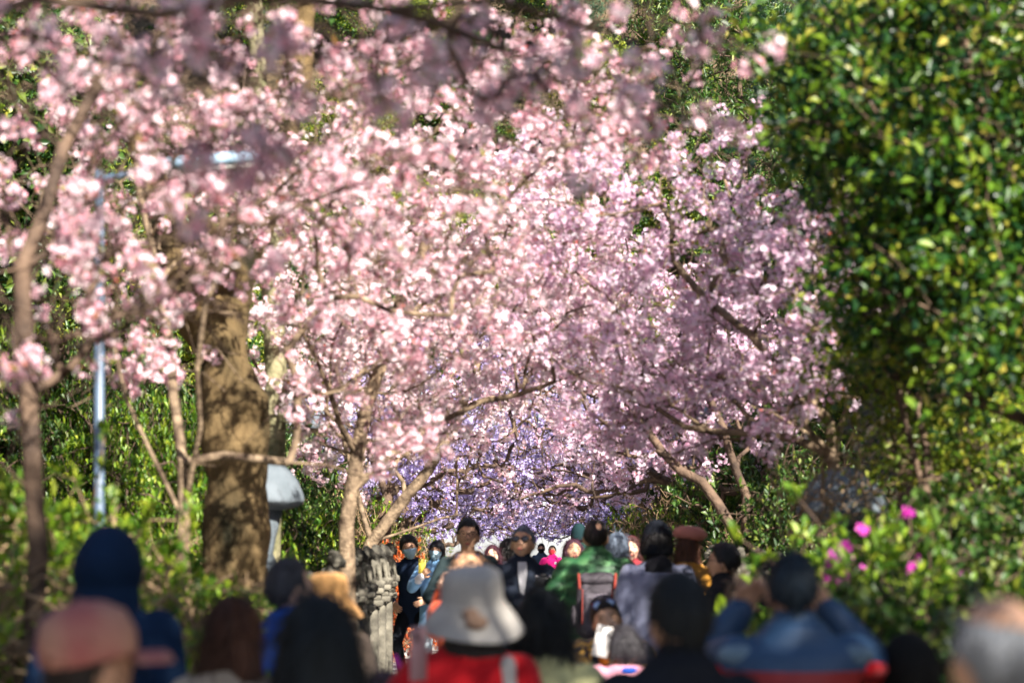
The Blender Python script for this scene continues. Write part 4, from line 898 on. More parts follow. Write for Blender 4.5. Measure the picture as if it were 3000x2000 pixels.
    for i, e in enumerate((-1, 1)):
        S, el, W = arm[i]; fd = W - el; fd /= np.linalg.norm(fd); HV, HQ, HT = HANDS[hands[i]]
        pn = np.array([0, 0.0, 0]) ; inward = np.array([-e * 0.8, 0.5, 0.1]) if arms[i] is None else np.array([-e * 0.55, -0.6, 0.25]) if hands[i] == 'grip' else np.array([-e * 0.4, -0.5, -0.2])
        pn = inward - fd * np.dot(inward, fd); pn /= np.linalg.norm(pn); xa = np.cross(pn, fd); M = np.stack([xa, pn, fd], 1)
        HVm = HV * (H / 1.72) ; 
        q = HVm @ M.T + W + fd * 0.004
        bb.add(q, HQ, HT)
        if e < 0: pass
    body = obj('body', bb.mesh(), sk, root)
    def child(name, b_, mat, par=root, smooth=True): return obj(name, b_.mesh(smooth), mat, par)
    L = lambda p: Rh @ (np.array(p) * s) + hc
    if face:
        e_ = B(); [e_.ell(L((k * 0.032, 0.079, 0.011)), np.array([0.0145, 0.0085, 0.0050]) * s, Rh, m=8, n=6) for k in (-1,)]; child('eye', e_, EYE)
        e_ = B(); e_.ell(L((0.032, 0.079, 0.011)), np.array([0.0145, 0.0085, 0.0050]) * s, Rh, m=8, n=6); child('eye', e_, EYE)
        for k in (-1, 1):
            e_ = B(); e_.cap(L((k * 0.018, 0.0905, 0.031)), L((k * 0.05, 0.079, 0.033)), 0.004 * s, 0.0025 * s, m=6, ends=2); child('eyebrow', e_, hairmat(tuple(c * 1.5 for c in hairc)))
        if not mask:
            e_ = B(); e_.ell(L((0, 0.087, -0.061)), np.array([0.022, 0.009, 0.0075]) * s, Rh, m=10, n=6); child('mouth', e_, LIP)
    # clothes
    tm = topm or fabric(topc); th = 0.016 * bk + 0.006
    c = B(); hem = -0.09 - jl - long_coat
    rows = [(hem, .092 * bk + (0.02 if long_coat else 0), .072 * bk), (hem * 0.6, .092 * bk, .070 * bk), (0, .090 * bk, .068 * bk), (.09, .084 * bk, .064 * bk), (.19, .094 * bk, .068 * bk), (.245, .100 * bk, .064 * bk), (.270, .098 * bk, .058 * bk), (.290, .080 * bk, .050), (.306, .058, .047), (.320 + collar * 0.3, .042, .043)]
    torso(c, rows, add=th)
    if collar > 0.02: c.cap(P + u * .27 * H, P + u * (.305 + collar) * H + fw * 0.006 * H, .048 * H, .043 * H, m=16)
    for i, (S, el, W) in enumerate(arm):
        c.cap(S, el, .031 * H * bk + th * .7, .029 * H * bk + th * .6, m=14); c.cap(el, W - (W - el) * 0.06, .029 * H * bk + th * .6, .022 * H * bk + th * .4, m=14)
    jm = remesh(c, 0.015, 2, dec=0.45); folds(jm, 0.010, 15, seed, stretch=(1, 1, 1.6)); folds(jm, 0.0025, 45, seed + 1)
    jk = obj('jacket', jm, tm, root)
    c = B(); torso(c, [(-.1, .088, .066), (0, .090, .064), (.05, .086, .06)], add=0.008)
    for hp, kn, an in legs: c.cap(hp, kn, .052 * H, .038 * H, m=12); c.cap(kn, an + (kn - an) * 0.05, .038 * H, .030 * H, m=12)
    lm = remesh(c, 0.018, 1, dec=0.35); folds(lm, 0.004, 22, seed + 2); obj('trousers', lm, fabric(legc), root)
    for hp, kn, an in legs:
        c = B(); c.cap(an + [0, -0.015 * H, -0.022 * H], an + [0, 0.10 * H, -0.027 * H], .022 * H, .020 * H, m=12, flat=0.9); c.box(an + [0, 0.045 * H, -0.040 * H], (.024 * H, .075 * H, .005 * H), bev=.004); obj('shoe', c.mesh(), fabric((0.75, 0.74, 0.72) if under == 'white shoes' else (0.03, 0.03, 0.035)), root)
    if open_:   # an inner shirt showing in the V of the jacket
        c = B(); w_ = open_[1]; q = []
        for h, ww in ((.10, .006), (.16, .016), (.22, .03), (.262, .042), (.30, .040), (.31, .036)):
            cen = P + u * h * H; ry = np.interp(h, [.09, .19, .245, .28, .31], [.064, .068, .064, .056, .049]) * H * bk + th + 0.012; rx = 0.09 * H
            aa = np.linspace(-1, 1, 9) * ww * w_ / 0.09; out = [cen + side * (math.sin(t) * rx) + fw * (math.cos(t) * ry) for t in aa]; inn = [cen + side * (math.sin(t) * rx * .9) + fw * (math.cos(t) * ry - 0.05) for t in aa[::-1]]
            q.append(out + inn)
        c.loft(q); obj('shirt', c.mesh(), fabric(open_[0]), root)
    # hair
    if hair:
        if D < 12: hrough = 0.65
        hb = B(); hair_builder(hb, hc, Rh, s, hair[0], hair[1], hair[2], hair[3], bald, wave, -0.09 if hat and hat[0] == 'bucket' else 0.05)
        hm = remesh(hb, 0.0085 if face or D < 14 else 0.011, 1, dec=0.6); folds(hm, (0.011 if D < 12 else 0.007) if hair[2] else (0.006 if D < 12 else 0.003), 16, seed + 13, stretch=(1.4, 1.4, 0.5)); folds(hm, 0.0035 if strand else 0.001, 55, seed + 3, stretch=(1.6, 1.6, 0.5))
        hmat = hairmat(hairc, hrough); ho = obj('hair', hm, hmat, root)
        if strand:
            Vs, Qs, Ts = strands(hm, int(520 * strand * (1.6 if hair[2] else 1)), (0.045 if not hair[2] else 0.09) * (1.3 if D < 12 else 1), 0.0022 if D > 12 else 0.003, r, hc, down=1.0, lift=0.2 if hair[2] else 0.38)
            obj('hair_strand', mesh_np(Vs, Qs, Ts), hmat, ho, kind='stuff')
    if mask:
        m_b = B(); rg = []
        for v in np.linspace(-0.92, 0.02, 9):
            row = []
            for a in np.linspace(-1.05, 1.05, 13):
                rr = math.sqrt(max(0.02, 1 - v * v)); d = np.array([[math.sin(a) * rr, math.cos(a) * rr, v]])
                p_ = head_pt(d)[0]; d1 = d[0]; p_ = p_ + d1 * (0.006 + 0.006 * math.cos(a) ** 2 * (1 - ((v + .45) / .5) ** 2) + 0.0012 * math.sin(v * 30)); row.append(p_)
            rg.append([*row, *[q - np.array([0, 0.006, 0]) for q in row[::-1]]])
        rg = [[L(q) for q in row] for row in rg]; m_b.loft(rg)
        mo = obj('face_mask', m_b.mesh(), fabric(mask, 0.7), root)
        lo = B()
        for k in (-1, 1):
            for z in (-0.02, -0.07): lo.cap(L((k * 0.062, 0.045, z)), L((k * 0.083, -0.015, -0.012)), 0.0015, 0.0015, m=5, ends=2)
        obj('ear_loop', lo.mesh(), fabric((0.7, 0.72, 0.75)), mo)
    if glasses:
        kind, gc, gzc, gy = glasses; gm = noise_mat('glasses frame', gc, gc, rough=0.25, bump=0, spec=0.6)
        RR = Rh @ rotx(math.pi / 2 + (0.0)); fr = B(); ln = B()
        for k in (-1, 1):
            cpt = L((k * 0.033, gy, gzc)); fr.torus(cpt, 0.0215 * s, 0.0022 * s if kind == 'clear' else 0.003 * s, RR, m=16, k=5, sx=1.25)
            if kind != 'clear': ln.ell(cpt, np.array([0.027, 0.004, 0.0215]) * s, Rh, m=14, n=7)
            fr.cap(L((k * 0.06, gy, gzc + 0.006)), L((k * 0.082, -0.01, gzc + 0.0)), 0.0022 * s, 0.002 * s, m=5, ends=2)
        fr.cap(L((-0.008, gy + 0.004, gzc + 0.004)), L((0.008, gy + 0.004, gzc + 0.004)), 0.0022 * s, 0.0022 * s, m=5, ends=2)
        gl = obj('glasses' if kind == 'clear' else 'sunglasses', fr.mesh(), gm, root)
        if kind != 'clear': obj('lens', ln.mesh(), noise_mat('lens', kind, kind, rough=0.08, bump=0, spec=0.9), gl)
    if hat:
        k = hat[0]; hb = B(); hsc = {'bucket': 1.02, 'cap': 1.1, 'beret': 1.0, 'beanie': 1.04}[k]
        if k == 'beret':
            hb.lathe([(0.075, 0.055), (0.088, 0.062), (0.125, 0.085), (0.132, 0.11), (0.115, 0.14), (0.07, 0.158), (0.02, 0.163)], m=26, R=None)
        elif k == 'bucket':
            hb.lathe([(0.09, 0.02), (0.106, 0.02), (0.14, -0.012), (0.178, -0.06), (0.182, -0.064), (0.178, -0.058), (0.142, -0.004), (0.112, 0.034), (0.109, 0.05), (0.106, 0.10), (0.098, 0.132), (0.075, 0.15), (0.03, 0.156)], m=36, wob=0.06)
        elif k == 'beanie':
            hb.lathe([(0.10, -0.075), (0.112, -0.06), (0.113, -0.02), (0.106, 0.03), (0.098, 0.07), (0.075, 0.12), (0.045, 0.15), (0.015, 0.158)], m=24)
        elif k == 'cap':
            hb.lathe([(0.094, 0.02), (0.099, 0.03), (0.099, 0.07), (0.085, 0.115), (0.05, 0.14), (0.01, 0.147)], m=26, sy=1.12)
        M = Rh @ rotx(hat[2] if len(hat) > 2 else 0) @ roty(hat[3] if len(hat) > 3 else 0)
        cc = hc
        V = np.vstack(hb.V) * s * hsc @ M.T + cc; mm = mesh_np(V, np.vstack(hb.Q), np.vstack(hb.T), True)
        folds(mm, 0.004, 28, seed + 7)
        hname = {'beret': 'beret', 'bucket': 'bucket_hat', 'beanie': 'knit_hat', 'cap': 'cap'}[k]
        ho = obj(hname, mm, hat[1] if not isinstance(hat[1], tuple) else fabric(hat[1]), root)
        if k == 'cap':
            bb_ = B(); rg = []
            for f in np.linspace(0, 1, 7):
                y = 0.075 + 0.11 * f; w_ = 0.088 * math.sqrt(max(0.05, 1 - (f * 0.93) ** 2.4)); q = [(t * w_, y, 0.022 - 0.02 * f - 0.022 * abs(t) ** 2) for t in np.linspace(-1, 1, 11)]
                rg.append([*q, *[(a, b2, c2 - 0.004) for a, b2, c2 in q[::-1]]])
            rg = [np.array(g) * s * hsc @ M.T + cc for g in rg]; bb_.loft(rg); obj('brim', bb_.mesh(), hat[1] if not isinstance(hat[1], tuple) else fabric(hat[1]), ho)
            bt = B().ell(np.array([0, 0, 0.149]) * s * hsc @ M.T + cc, (0.008, 0.008, 0.005)); obj('button', bt.mesh(), fabric((0.5, 0.25, 0.25)), ho)
    if hood:
        hb = B(); rg = []
        for d in grid_dirs(30, 20):
            P_ = head_pt(d); f = sstep(0.45, 0.75, d[:, 1]) ; t = 0.036 * (1 - f) - 0.02 * f; rg.append((P_ + d * t[:, None] * hood[1] + np.array([0, -0.012, 0])) * s @ Rh.T + hc)
        hb.loft(rg); hb.cap(hc - Rh[:, 2] * 0.04 * H - Rh[:, 1] * 0.02 * H, P + u * .26 * H - fw * 0.02 * H, .060 * H * hood[1], .075 * H, m=18)
        hm = remesh(hb, 0.014, 2); folds(hm, 0.006, 20, seed + 4); obj('hood', hm, fabric(hood[0]), root)
    root['hh'] = H
    del root['hh']
    info = dict(root=root, H=H, hc=hc, Rh=Rh, s=s, u=u, fw=fw, side=side, P=P, arm=arm, Rz=rotz(math.radians(yaw)), loc=np.array([x, D, gz]), L=L, bk=bk, th=th)
    return info
def toworld(i, p): return i['Rz'] @ np.asarray(p, float) + i['loc']
def prop(name, label, cat, parts, loc, R=None, group=None):
    """a held or worn thing of its own; parts = [(name, builder, material)] in local coordinates"""
    t = tag(empty(name, tuple(loc)), label, cat, group)
    if R is not None: t.rotation_euler = Matrix(R.tolist()).to_euler()
    for nm, b_, mt in parts: obj(nm, b_.mesh(nm not in ('case', 'screen')), mt, t)
    return t
def phone(label, loc, R, casec, size=(0.037, 0.0045, 0.075), screen=None):
    b1 = B().box((0, 0, 0), (size[0], size[1], size[2]), bev=0.004); b2 = B().box((0, size[1] + 0.0006, 0), (size[0] - 0.004, 0.0006, size[2] - 0.005))
    b3 = B().box((-size[0] * 0.5, -size[1] - 0.001, size[2] * 0.68), (size[0] * 0.38, 0.0018, size[2] * 0.22), bev=0.001); b4 = B()
    for dx, dz in ((-0.3, 0.1), (0.1, 0.1), (-0.3, -0.1)): b4.ell((-size[0] * 0.5 + dx * size[0] * 0.5, -size[1] - 0.003, size[2] * (0.68 + dz)), (0.005, 0.0015, 0.005), m=10, n=6)
    return prop('phone', label, 'phone', [('case', b1, noise_mat('phone case', casec, casec, rough=0.35, bump=0)), ('screen', b2, noise_mat('phone screen', screen or (0.03, 0.035, 0.05), screen or (0.03, 0.035, 0.05), rough=0.1, bump=0, spec=0.8)), ('camera_block', b3, noise_mat('camera block', tuple(c * 0.55 for c in casec), tuple(c * 0.6 for c in casec), rough=0.3, bump=0)), ('lens', b4, BLACKP)], loc, R)

BLK = (0.012, 0.010, 0.011)
# ---- far people at the end of the avenue
pk = person('person in magenta puffer jacket and red mask looking at a phone, far down the path', 1617, 1598, 60, 180, face=True, head=(10, -22, 0), hair=('short', 0.02, 0, 1), topc=(0.78, 0.02, 0.24), legc=(0.22, 0.33, 0.50), arms=((0.03, 0.19, 0.66), (0.14, 0.15, 0.60)), hands=('grip', 'grip'), mask=(0.75, 0.06, 0.08), bulk=1.12, collar=0.035)
phone('small black phone held by the person in magenta', toworld(pk, [0.01, 0.38, 1.14]), rotz(math.radians(180)) @ rotx(0.9), (0.02, 0.02, 0.02))
b_ = B()
for e in (-1, 1): b_.cap(pk['P'] + pk['u'] * 0.29 * pk['H'] + np.array([e * .10, 0.10, 0]), pk['P'] + pk['u'] * 0.12 * pk['H'] + np.array([e * .15, 0.15, 0]), 0.016, 0.016, m=8, flat=0.5)
obj('strap', b_.mesh(), BLACKP, pk['root'])
b_ = B().ell(pk['P'] + pk['u'] * 0.22 * pk['H'] + np.array([-0.085, 0.148, 0]), (0.035, 0.008, 0.035)); obj('badge', b_.mesh(), fabric((0.75, 0.7, 0.75)), pk['root'])
person('person with black mask and dark cap of hair, just left of the magenta jacket', 1586, 1592, 63, 175, face=True, hair=('short', 0.02, 0, 1), topc=(0.06, 0.10, 0.16), mask=(0.02, 0.02, 0.022))
person('person in dark green coat and dark hat half hidden behind the balding head', 1697, 1540, 38, 170, topc=(0.015, 0.05, 0.045), hat=('beanie', (0.01, 0.03, 0.035)), hair=('short', 0.01, 0, 1))
person('farthest person, in grey coat seen from the back at the end of the path', 1545, 1604, 66, 10, topc=(0.30, 0.31, 0.33), legc=(0.05, 0.06, 0.09))
# ---- masked couple
mm_ = person('person in navy jacket with pale blue mask leaning in from the left, black spiky hair', 1207, 1572, 27.5, 168, face=True, lean=0.22, head=(-14, 2, 10), H=1.74, hair=('short', 0.034, 0, 1), topc=(0.012, 0.022, 0.05), legc=(0.01, 0.012, 0.018), arms=(None, (0.10, 0.10, 0.53)), mask=(0.42, 0.62, 0.74), collar=0.02)
gl_ = person('person in light denim jacket with pale blue mask raising a yellow phone', 1278, 1584, 27, 172, face=True, lean=0.05, head=(5, -8, -6), hair=('fringe', 0.020, 0.16, 0.95), hairc=(0.014, 0.014, 0.02), topc=(0.20, 0.40, 0.68), legc=(0.42, 0.50, 0.58), arms=((0.05, 0.12, 0.60), (0.06, 0.21, 0.775)), hands=('relax', 'grip'), mask=(0.45, 0.66, 0.80), bulk=1.15, under='white shoes', long_coat=0.02)
hp = toworld(gl_, gl_['arm'][1][2] + np.array([0, 0.02, 0.105]))
phone('yellow phone with square camera block held up by the masked person in denim', hp, rotz(math.radians(-8)) @ roty(0.06), (0.62, 0.50, 0.08), size=(0.042, 0.005, 0.08))
b_ = B(); b_.cap(gl_['arm'][1][1] * 0.45 + gl_['arm'][1][2] * 0.55, gl_['arm'][1][2] - (gl_['arm'][1][2] - gl_['arm'][1][1]) * 0.05, 0.052, 0.045, m=14); obj('cuff', folds(remesh(b_, 0.01, 1), 0.004, 40, 3), fabric((0.72, 0.70, 0.78)), gl_['root'])
# ---- middle of the crowd
person('tall person with glasses, dark jacket open over a bright blue shirt', 1370, 1521, 20, 180, face=True, head=(0, -3, -3), hair=('short', 0.020, 0, 1), hairc=(0.01, 0.012, 0.018), topc=(0.025, 0.04, 0.045), open_=((0.01, 0.20, 0.62), 1.5), glasses=('clear', (0.02, 0.02, 0.02), 0.010, 0.101), legc=(0.02, 0.02, 0.03), arms=(None, (0.10, 0.16, 0.62)), collar=0.0)
person('person with reddish black hair, smiling between the tall glasses wearer and the sunglasses', 1445, 1597, 25, 176, face=True, head=(6, -6, 2), hair=('long', 0.018, 0.06, 0.9), hairc=(0.05, 0.012, 0.022), topc=(0.03, 0.03, 0.04), skin=SKIN_PALE)
person('black haired person mostly hidden behind the sunglasses wearer, seen from the back', 1488, 1580, 25.5, 0, hair=('long', 0.02, 0.1, 1.0), topc=(0.02, 0.02, 0.03))
sg = person('grey haired person in sunglasses and navy jacket over white shirt, holding a black camera', 1530, 1541, 18.5, 180, face=True, head=(12, -16, 0), hair=('short', 0.013, 0, 1), hairc=(0.10, 0.12, 0.16), hrough=0.6, topc=(0.014, 0.019, 0.032), open_=((0.42, 0.42, 0.46), 0.5), glasses=((0.01, 0.008, 0.006), (0.03, 0.02, 0.015), 0.010, 0.101), legc=(0.02, 0.025, 0.04), arms=((-0.20, 0.16, 0.545), (-0.125, 0.19, 0.55)), hands=('grip', 'grip'), collar=0.025, bulk=1.08)
cl = at(1592, 1703, 18.2)
cb = B().box((0, 0, 0), (0.062, 0.03, 0.042), bev=0.012); cb.box((0, 0, 0.048), (0.022, 0.022, 0.012), bev=0.006); cn = B(); cn.lathe([(0.032, 0), (0.034, 0.02), (0.030, 0.05), (0.027, 0.052)], m=16, R=rotx(math.pi / 2)); ck = [B().ell((e * 0.052, 0, 0.043), (0.014, 0.014, 0.008)) for e in (-1, 1)]; MTL = noise_mat('bright metal', (0.8, 0.78, 0.85), (0.9, 0.88, 0.92), rough=0.2, bump=0, metal=1)
prop('camera', 'black camera with two bright metal knobs in the hands of the sunglasses wearer', 'camera', [('camera_body', cb, BLACKP), ('lens_barrel', cn, BLACKP), ('knob', ck[0], MTL), ('knob', ck[1], MTL)], cl)
gj = person('balding person in green quilted jacket seen from behind, wearing a black backpack', 1745, 1521, 18, 0, face=False, hair=('short', 0.010, 0, 1), hairc=(0.014, 0.010, 0.010), bald=(0.28, -0.66, 0.70, 0.30), topm=None, topc=(0.05, 0.20, 0.06), legc=(0.02, 0.02, 0.025), arms=((-0.19, 0.05, 0.52), (0.19, 0.05, 0.55)), bulk=1.28, collar=0.045, strand=0.5)
# quilted plaid: stitched horizontal channels are relief, the colour checks are cloth
def plaid(name, c1, c2, c3, sc_):
    m, n, b = new_mat(name); tc = n.nodes.new('ShaderNodeTexCoord'); w1 = n.nodes.new('ShaderNodeTexWave'); w1.inputs['Scale'].default_value = sc_ * 0.6; w1.inputs['Distortion'].default_value = 5; w1.bands_direction = 'X'
    w2 = n.nodes.new('ShaderNodeTexWave'); w2.inputs['Scale'].default_value = sc_; w2.bands_direction = 'Z'; w2.inputs['Distortion'].default_value = 2.5
    for w_ in (w1, w2): n.links.new(tc.outputs['Object'], w_.inputs['Vector'])
    a = n.nodes.new('ShaderNodeMath'); a.operation = 'ADD'; n.links.new(w1.outputs['Fac'], a.inputs[0]); n.links.new(w2.outputs['Fac'], a.inputs[1]); d = n.nodes.new('ShaderNodeMath'); d.operation = 'MULTIPLY'; d.inputs[1].default_value = 0.5; n.links.new(a.outputs[0], d.inputs[0])
    cr = n.nodes.new('ShaderNodeValToRGB'); cr.color_ramp.elements[0].color = (*c1, 1); cr.color_ramp.elements[1].color = (*c3, 1); e = cr.color_ramp.elements.new(0.5); e.color = (*c2, 1)
    n.links.new(d.outputs[0], cr.inputs[0]); n.links.new(cr.outputs[0], b.inputs['Base Color']); b.inputs['Roughness'].default_value = 0.6
    bp = n.nodes.new('ShaderNodeBump'); bp.inputs['Strength'].default_value = 0.5; bp.inputs['Distance'].default_value = 0.03; n.links.new(w2.outputs['Fac'], bp.inputs['Height']); n.links.new(bp.outputs[0], b.inputs['Normal'])
    return m
[o for o in gj['root'].children if o.name.startswith('jacket')][0].data.materials[0] = plaid('green check cloth', (0.006, 0.045, 0.016), (0.016, 0.085, 0.028), (0.07, 0.19, 0.07), 3.2)
bpk = tag(empty('backpack', tuple(toworld(gj, [0, 0, 0]))), 'black and grey backpack with red trim on the green quilted jacket', 'backpack')
z0 = gj['P'][2]; HH = gj['H']; yb = gj['P'][1] - 0.16
DKG = noise_mat('grey pack cloth', (0.02, 0.017, 0.022), (0.065, 0.056, 0.07), scale=9, rough=0.7, bump=0.3); REDT = fabric((0.25, 0.04, 0.03)); GRY = fabric((0.45, 0.45, 0.47))
b_ = B(); b_.box((0, yb - 0.06, z0 + 0.20), (0.15, 0.085, 0.235), bev=0.05); m1 = folds(remesh(b_, 0.012, 3), 0.006, 18, 3); obj('pack_body', m1, BLACKP if False else DKG, bpk)
b_ = B(); b_.box((0, yb - 0.075, z0 + 0.40), (0.145, 0.085, 0.055), bev=0.04); obj('lid', folds(remesh(b_, 0.012, 2), 0.005, 20, 4), DKG, bpk)
b_ = B(); b_.box((0, yb - 0.155, z0 + 0.15), (0.11, 0.035, 0.15), bev=0.03); fp = obj('front_pocket', folds(remesh(b_, 0.010, 2), 0.007, 22, 6), noise_mat('pocket cloth', (0.05, 0.043, 0.055), (0.12, 0.105, 0.13), rough=0.6), bpk)
for e in (-1, 1):
    b_ = B(); b_.cap((e * 0.135, yb - 0.15, z0 + 0.44), (e * 0.128, yb - 0.155, z0 + 0.34), 0.011, 0.011, m=8); b_.cap((e * 0.108, yb - 0.178, z0 + 0.33), (e * 0.110, yb - 0.178, z0 + 0.08), 0.005, 0.005, m=6); obj('red_trim', b_.mesh(), REDT, bpk)
    b_ = B(); b_.cap((e * 0.085, yb + 0.045, z0 + 0.46), (e * 0.115, yb + 0.12, z0 + 0.535), 0.032, 0.034, m=10, flat=0.45); b_.cap((e * 0.115, yb + 0.12, z0 + 0.535), (e * 0.13, yb + 0.31, z0 + 0.44), 0.034, 0.03, m=10, flat=0.4); b_.cap((e * 0.13, yb + 0.31, z0 + 0.44), (e * 0.15, yb + 0.25, z0 + 0.1), 0.028, 0.02, m=10, flat=0.4); obj('strap', b_.mesh(), BLACKP if e < 0 else DKG, bpk)
    b_ = B(); b_.ell((e * 0.165, yb - 0.07, z0 + 0.13), (0.028, 0.045, 0.085)); obj('side_pocket', b_.mesh(), GRY if e > 0 else DKG, bpk)
b_ = B(); b_.box((-0.03, yb - 0.197, z0 + 0.22), (0.017, 0.008, 0.014), bev=.003); b_.box((0.015, yb - 0.197, z0 + 0.222), (0.015, 0.008, 0.015), bev=.003); obj('red_patch', b_.mesh(), REDT, fp)
b_ = B(); b_.ell((0.0, yb - 0.19, z0 + 0.155), (0.042, 0.01, 0.036)); b_.ell((0.018, yb - 0.20, z0 + 0.27), (0.013, 0.006, 0.012)); obj('pale_patch', b_.mesh(), GRY, fp)
person('person with dark maroon hair and plum jacket half hidden left of the green jacket', 1683, 1582, 22, 168, face=True, head=(-20, -25, 0), hair=('long', 0.022, 0.10, 1.0), hairc=(0.05, 0.015, 0.03), topc=(0.16, 0.02, 0.10))
person('grey blue haired person seen from behind, right of the balding head', 1807, 1563, 21, -18, hair=('long', 0.02, 0.03, 1.02), hairc=(0.16, 0.20, 0.27), hrough=0.6, topc=(0.10, 0.09, 0.12))
person('person with wavy reddish brown hair and sunlit face looking left', 1853, 1572, 22.5, 150, face=True, head=(-25, -12, 4), hair=('long', 0.024, 0.16, 0.98), hairc=(0.07, 0.022, 0.022), topc=(0.25, 0.03, 0.04), skin=SKIN_PALE, wave=0.006)
wj = person('person in pale lavender coat with black knitted hat and scarf, seen from behind', 1925, 1541, 17, 3, H=1.70, hat=('beanie', (0.008, 0.010, 0.016), 0.0, 0.0), hair=('long', 0.016, 0.06, 1.0), hairc=BLK, topc=(0.20, 0.215, 0.32), legc=(0.05, 0.05, 0.07), bulk=1.22, long_coat=0.12, collar=0.0, top_is_head=True)
b_ = B(); Pp = wj['P'] + wj['u'] * 0.30 * wj['H']
b_.cap(Pp + [0, 0, -0.01], Pp + [0, 0, 0.07], 0.085, 0.07, m=18); b_.ell(Pp + [0, -0.105, -0.10], (0.115, 0.035, 0.15)); b_.ell(Pp + [0, -0.09, 0.0], (0.10, 0.045, 0.07))
obj('scarf', folds(remesh(b_, 0.012, 2), 0.006, 25, 8), fabric((0.010, 0.010, 0.014)), wj['root'])
person('person in dusty pink beret and mustard coat with brown hair, seen from behind', 2016, 1558, 18.2, -10, H=1.66, hat=('beret', (0.56, 0.22, 0.18), 0.05, 0.1), hair=('long', 0.018, 0.20, 1.05), hairc=(0.075, 0.03, 0.018), topc=(0.42, 0.20, 0.03), legc=(0.04, 0.03, 0.03), bulk=1.35, collar=0.02, top_is_head=True)
person('short black haired person in black jacket turned left in profile, right of the mustard coat', 2125, 1592, 16, 72, face=True, head=(0, -4, 0), hair=('short', 0.022, 0, 1.0), hairc=(0.010, 0.010, 0.014), topc=(0.018, 0.018, 0.022), legc=(0.02, 0.02, 0.02), glasses=('clear', (0.05, 0.04, 0.04), 0.010, 0.101))
person('person in dark blue coat between the black jacket and the raised arms, only hair showing', 2175, 1693, 11.2, 12, hair=('short', 0.018, 0, 1.0), hairc=(0.045, 0.028, 0.02), topc=(0.02, 0.025, 0.035))
# ---- bending person with patterned black and gold coat, child in pink
pt = person('bending person in black and gold coat, orange scarf, sunglasses pushed up on head', 1792, 1752, 13.8, 172, H=1.60, face=True, lean=0.55, head=(-8, -4, 12), hair=('short', 0.016, 0, 1.0), hairc=(0.02, 0.014, 0.012), topc=(0.02, 0.02, 0.04), legc=(0.02, 0.02, 0.03), arms=((-0.16, 0.34, 0.50), (0.05, 0.42, 0.56)), hands=('relax', 'grip'), bulk=1.2, glasses=((0.30, 0.45, 0.75), (0.12, 0.15, 0.40), 0.095, 0.062), collar=0.0)
def gold(name):
    m, n, b = new_mat(name); tc = n.nodes.new('ShaderNodeTexCoord'); nz = n.nodes.new('ShaderNodeTexNoise'); nz.inputs['Scale'].default_value = 4.5; nz.inputs['Detail'].default_value = 1; nz.inputs['Distortion'].default_value = 1.2
    n.links.new(tc.outputs['Object'], nz.inputs['Vector']); cr = n.nodes.new('ShaderNodeValToRGB'); cr.color_ramp.interpolation = 'CONSTANT'
    els = cr.color_ramp.elements; els[0].color = (0.012, 0.012, 0.02, 1); els[1].position = 0.50; els[1].color = (0.62, 0.34, 0.05, 1); e = els.new(0.545); e.color = (0.012, 0.012, 0.02, 1); e = els.new(0.60); e.color = (0.62, 0.34, 0.05, 1); e = els.new(0.66); e.color = (0.012, 0.012, 0.02, 1)
    n.links.new(nz.outputs[0], cr.inputs[0]); n.links.new(cr.outputs[0], b.inputs['Base Color']); b.inputs['Roughness'].default_value = 0.55; return m
[o for o in pt['root'].children if o.name.startswith('jacket')][0].data.materials[0] = gold('black and gold scrolls')
b_ = B(); nk = pt['P'] + pt['u'] * 0.29 * pt['H']; b_.torus(nk + np.array([0, 0.03, 0]), 0.075, 0.028, rotx(-0.5), m=18, k=8); b_.cap(nk + [0.03, 0.10, -0.02], nk + [0.02, 0.15, -0.30], 0.032, 0.026, m=10, flat=0.4); b_.cap(nk + [-0.05, 0.10, -0.02], nk + [-0.07, 0.14, -0.22], 0.03, 0.024, m=10, flat=0.4)
obj('scarf', folds(remesh(b_, 0.009, 1), 0.005, 35, 9), fabric((0.80, 0.20, 0.02)), pt['root'])
phone('white phone with a printed case held by the bending person, screen side away', at(1765, 1877, 13.0), rotz(0.1) @ roty(0.22), (0.62, 0.60, 0.60), size=(0.042, 0.005, 0.085))
ch = person('small child in pale pink jacket with blue collar, before the bending person', 1832, 1832, 12.6, 8, hair=('short', 0.014, 0.02, 1.0), hairc=(0.035, 0.032, 0.038), topc=(0.66, 0.30, 0.40), legc=(0.25, 0.1, 0.15), bulk=1.45, collar=0.0, scale_head=1.22, arms=((-0.16, 0.12, 0.6), (0.17, 0.10, 0.6)))
b_ = B().torus(ch['P'] + ch['u'] * .30 * ch['H'], 0.072, 0.022, m=18, k=7); obj('collar', b_.mesh(), fabric((0.02, 0.08, 0.42)), ch['root'])
b_ = B(); q0 = ch['P'] + ch['u'] * .26 * ch['H'] + np.array([0.07, -0.125, 0]); b_.cap(q0, q0 + [-0.12, -0.02, -0.22], 0.009, 0.009, m=6); obj('red_strap', b_.mesh(), REDT, ch['root'])
# ---- orange coat, ginger hair, behind the bucket hat
oc = person('person in orange coat with light brown hair, hands raised, behind the bucket hat', 1372, 1624, 14, 10, hair=('long', 0.022, 0.08, 1.05), hairc=(0.48, 0.27, 0.16), topc=(0.58, 0.08, 0.025), arms=((-0.08, 0.11, 0.88), (0.07, 0.12, 0.87)), elbow=0.2, hands=('relax', 'relax'), bulk=1.1, skin=SKIN_PALE, hrough=0.6)
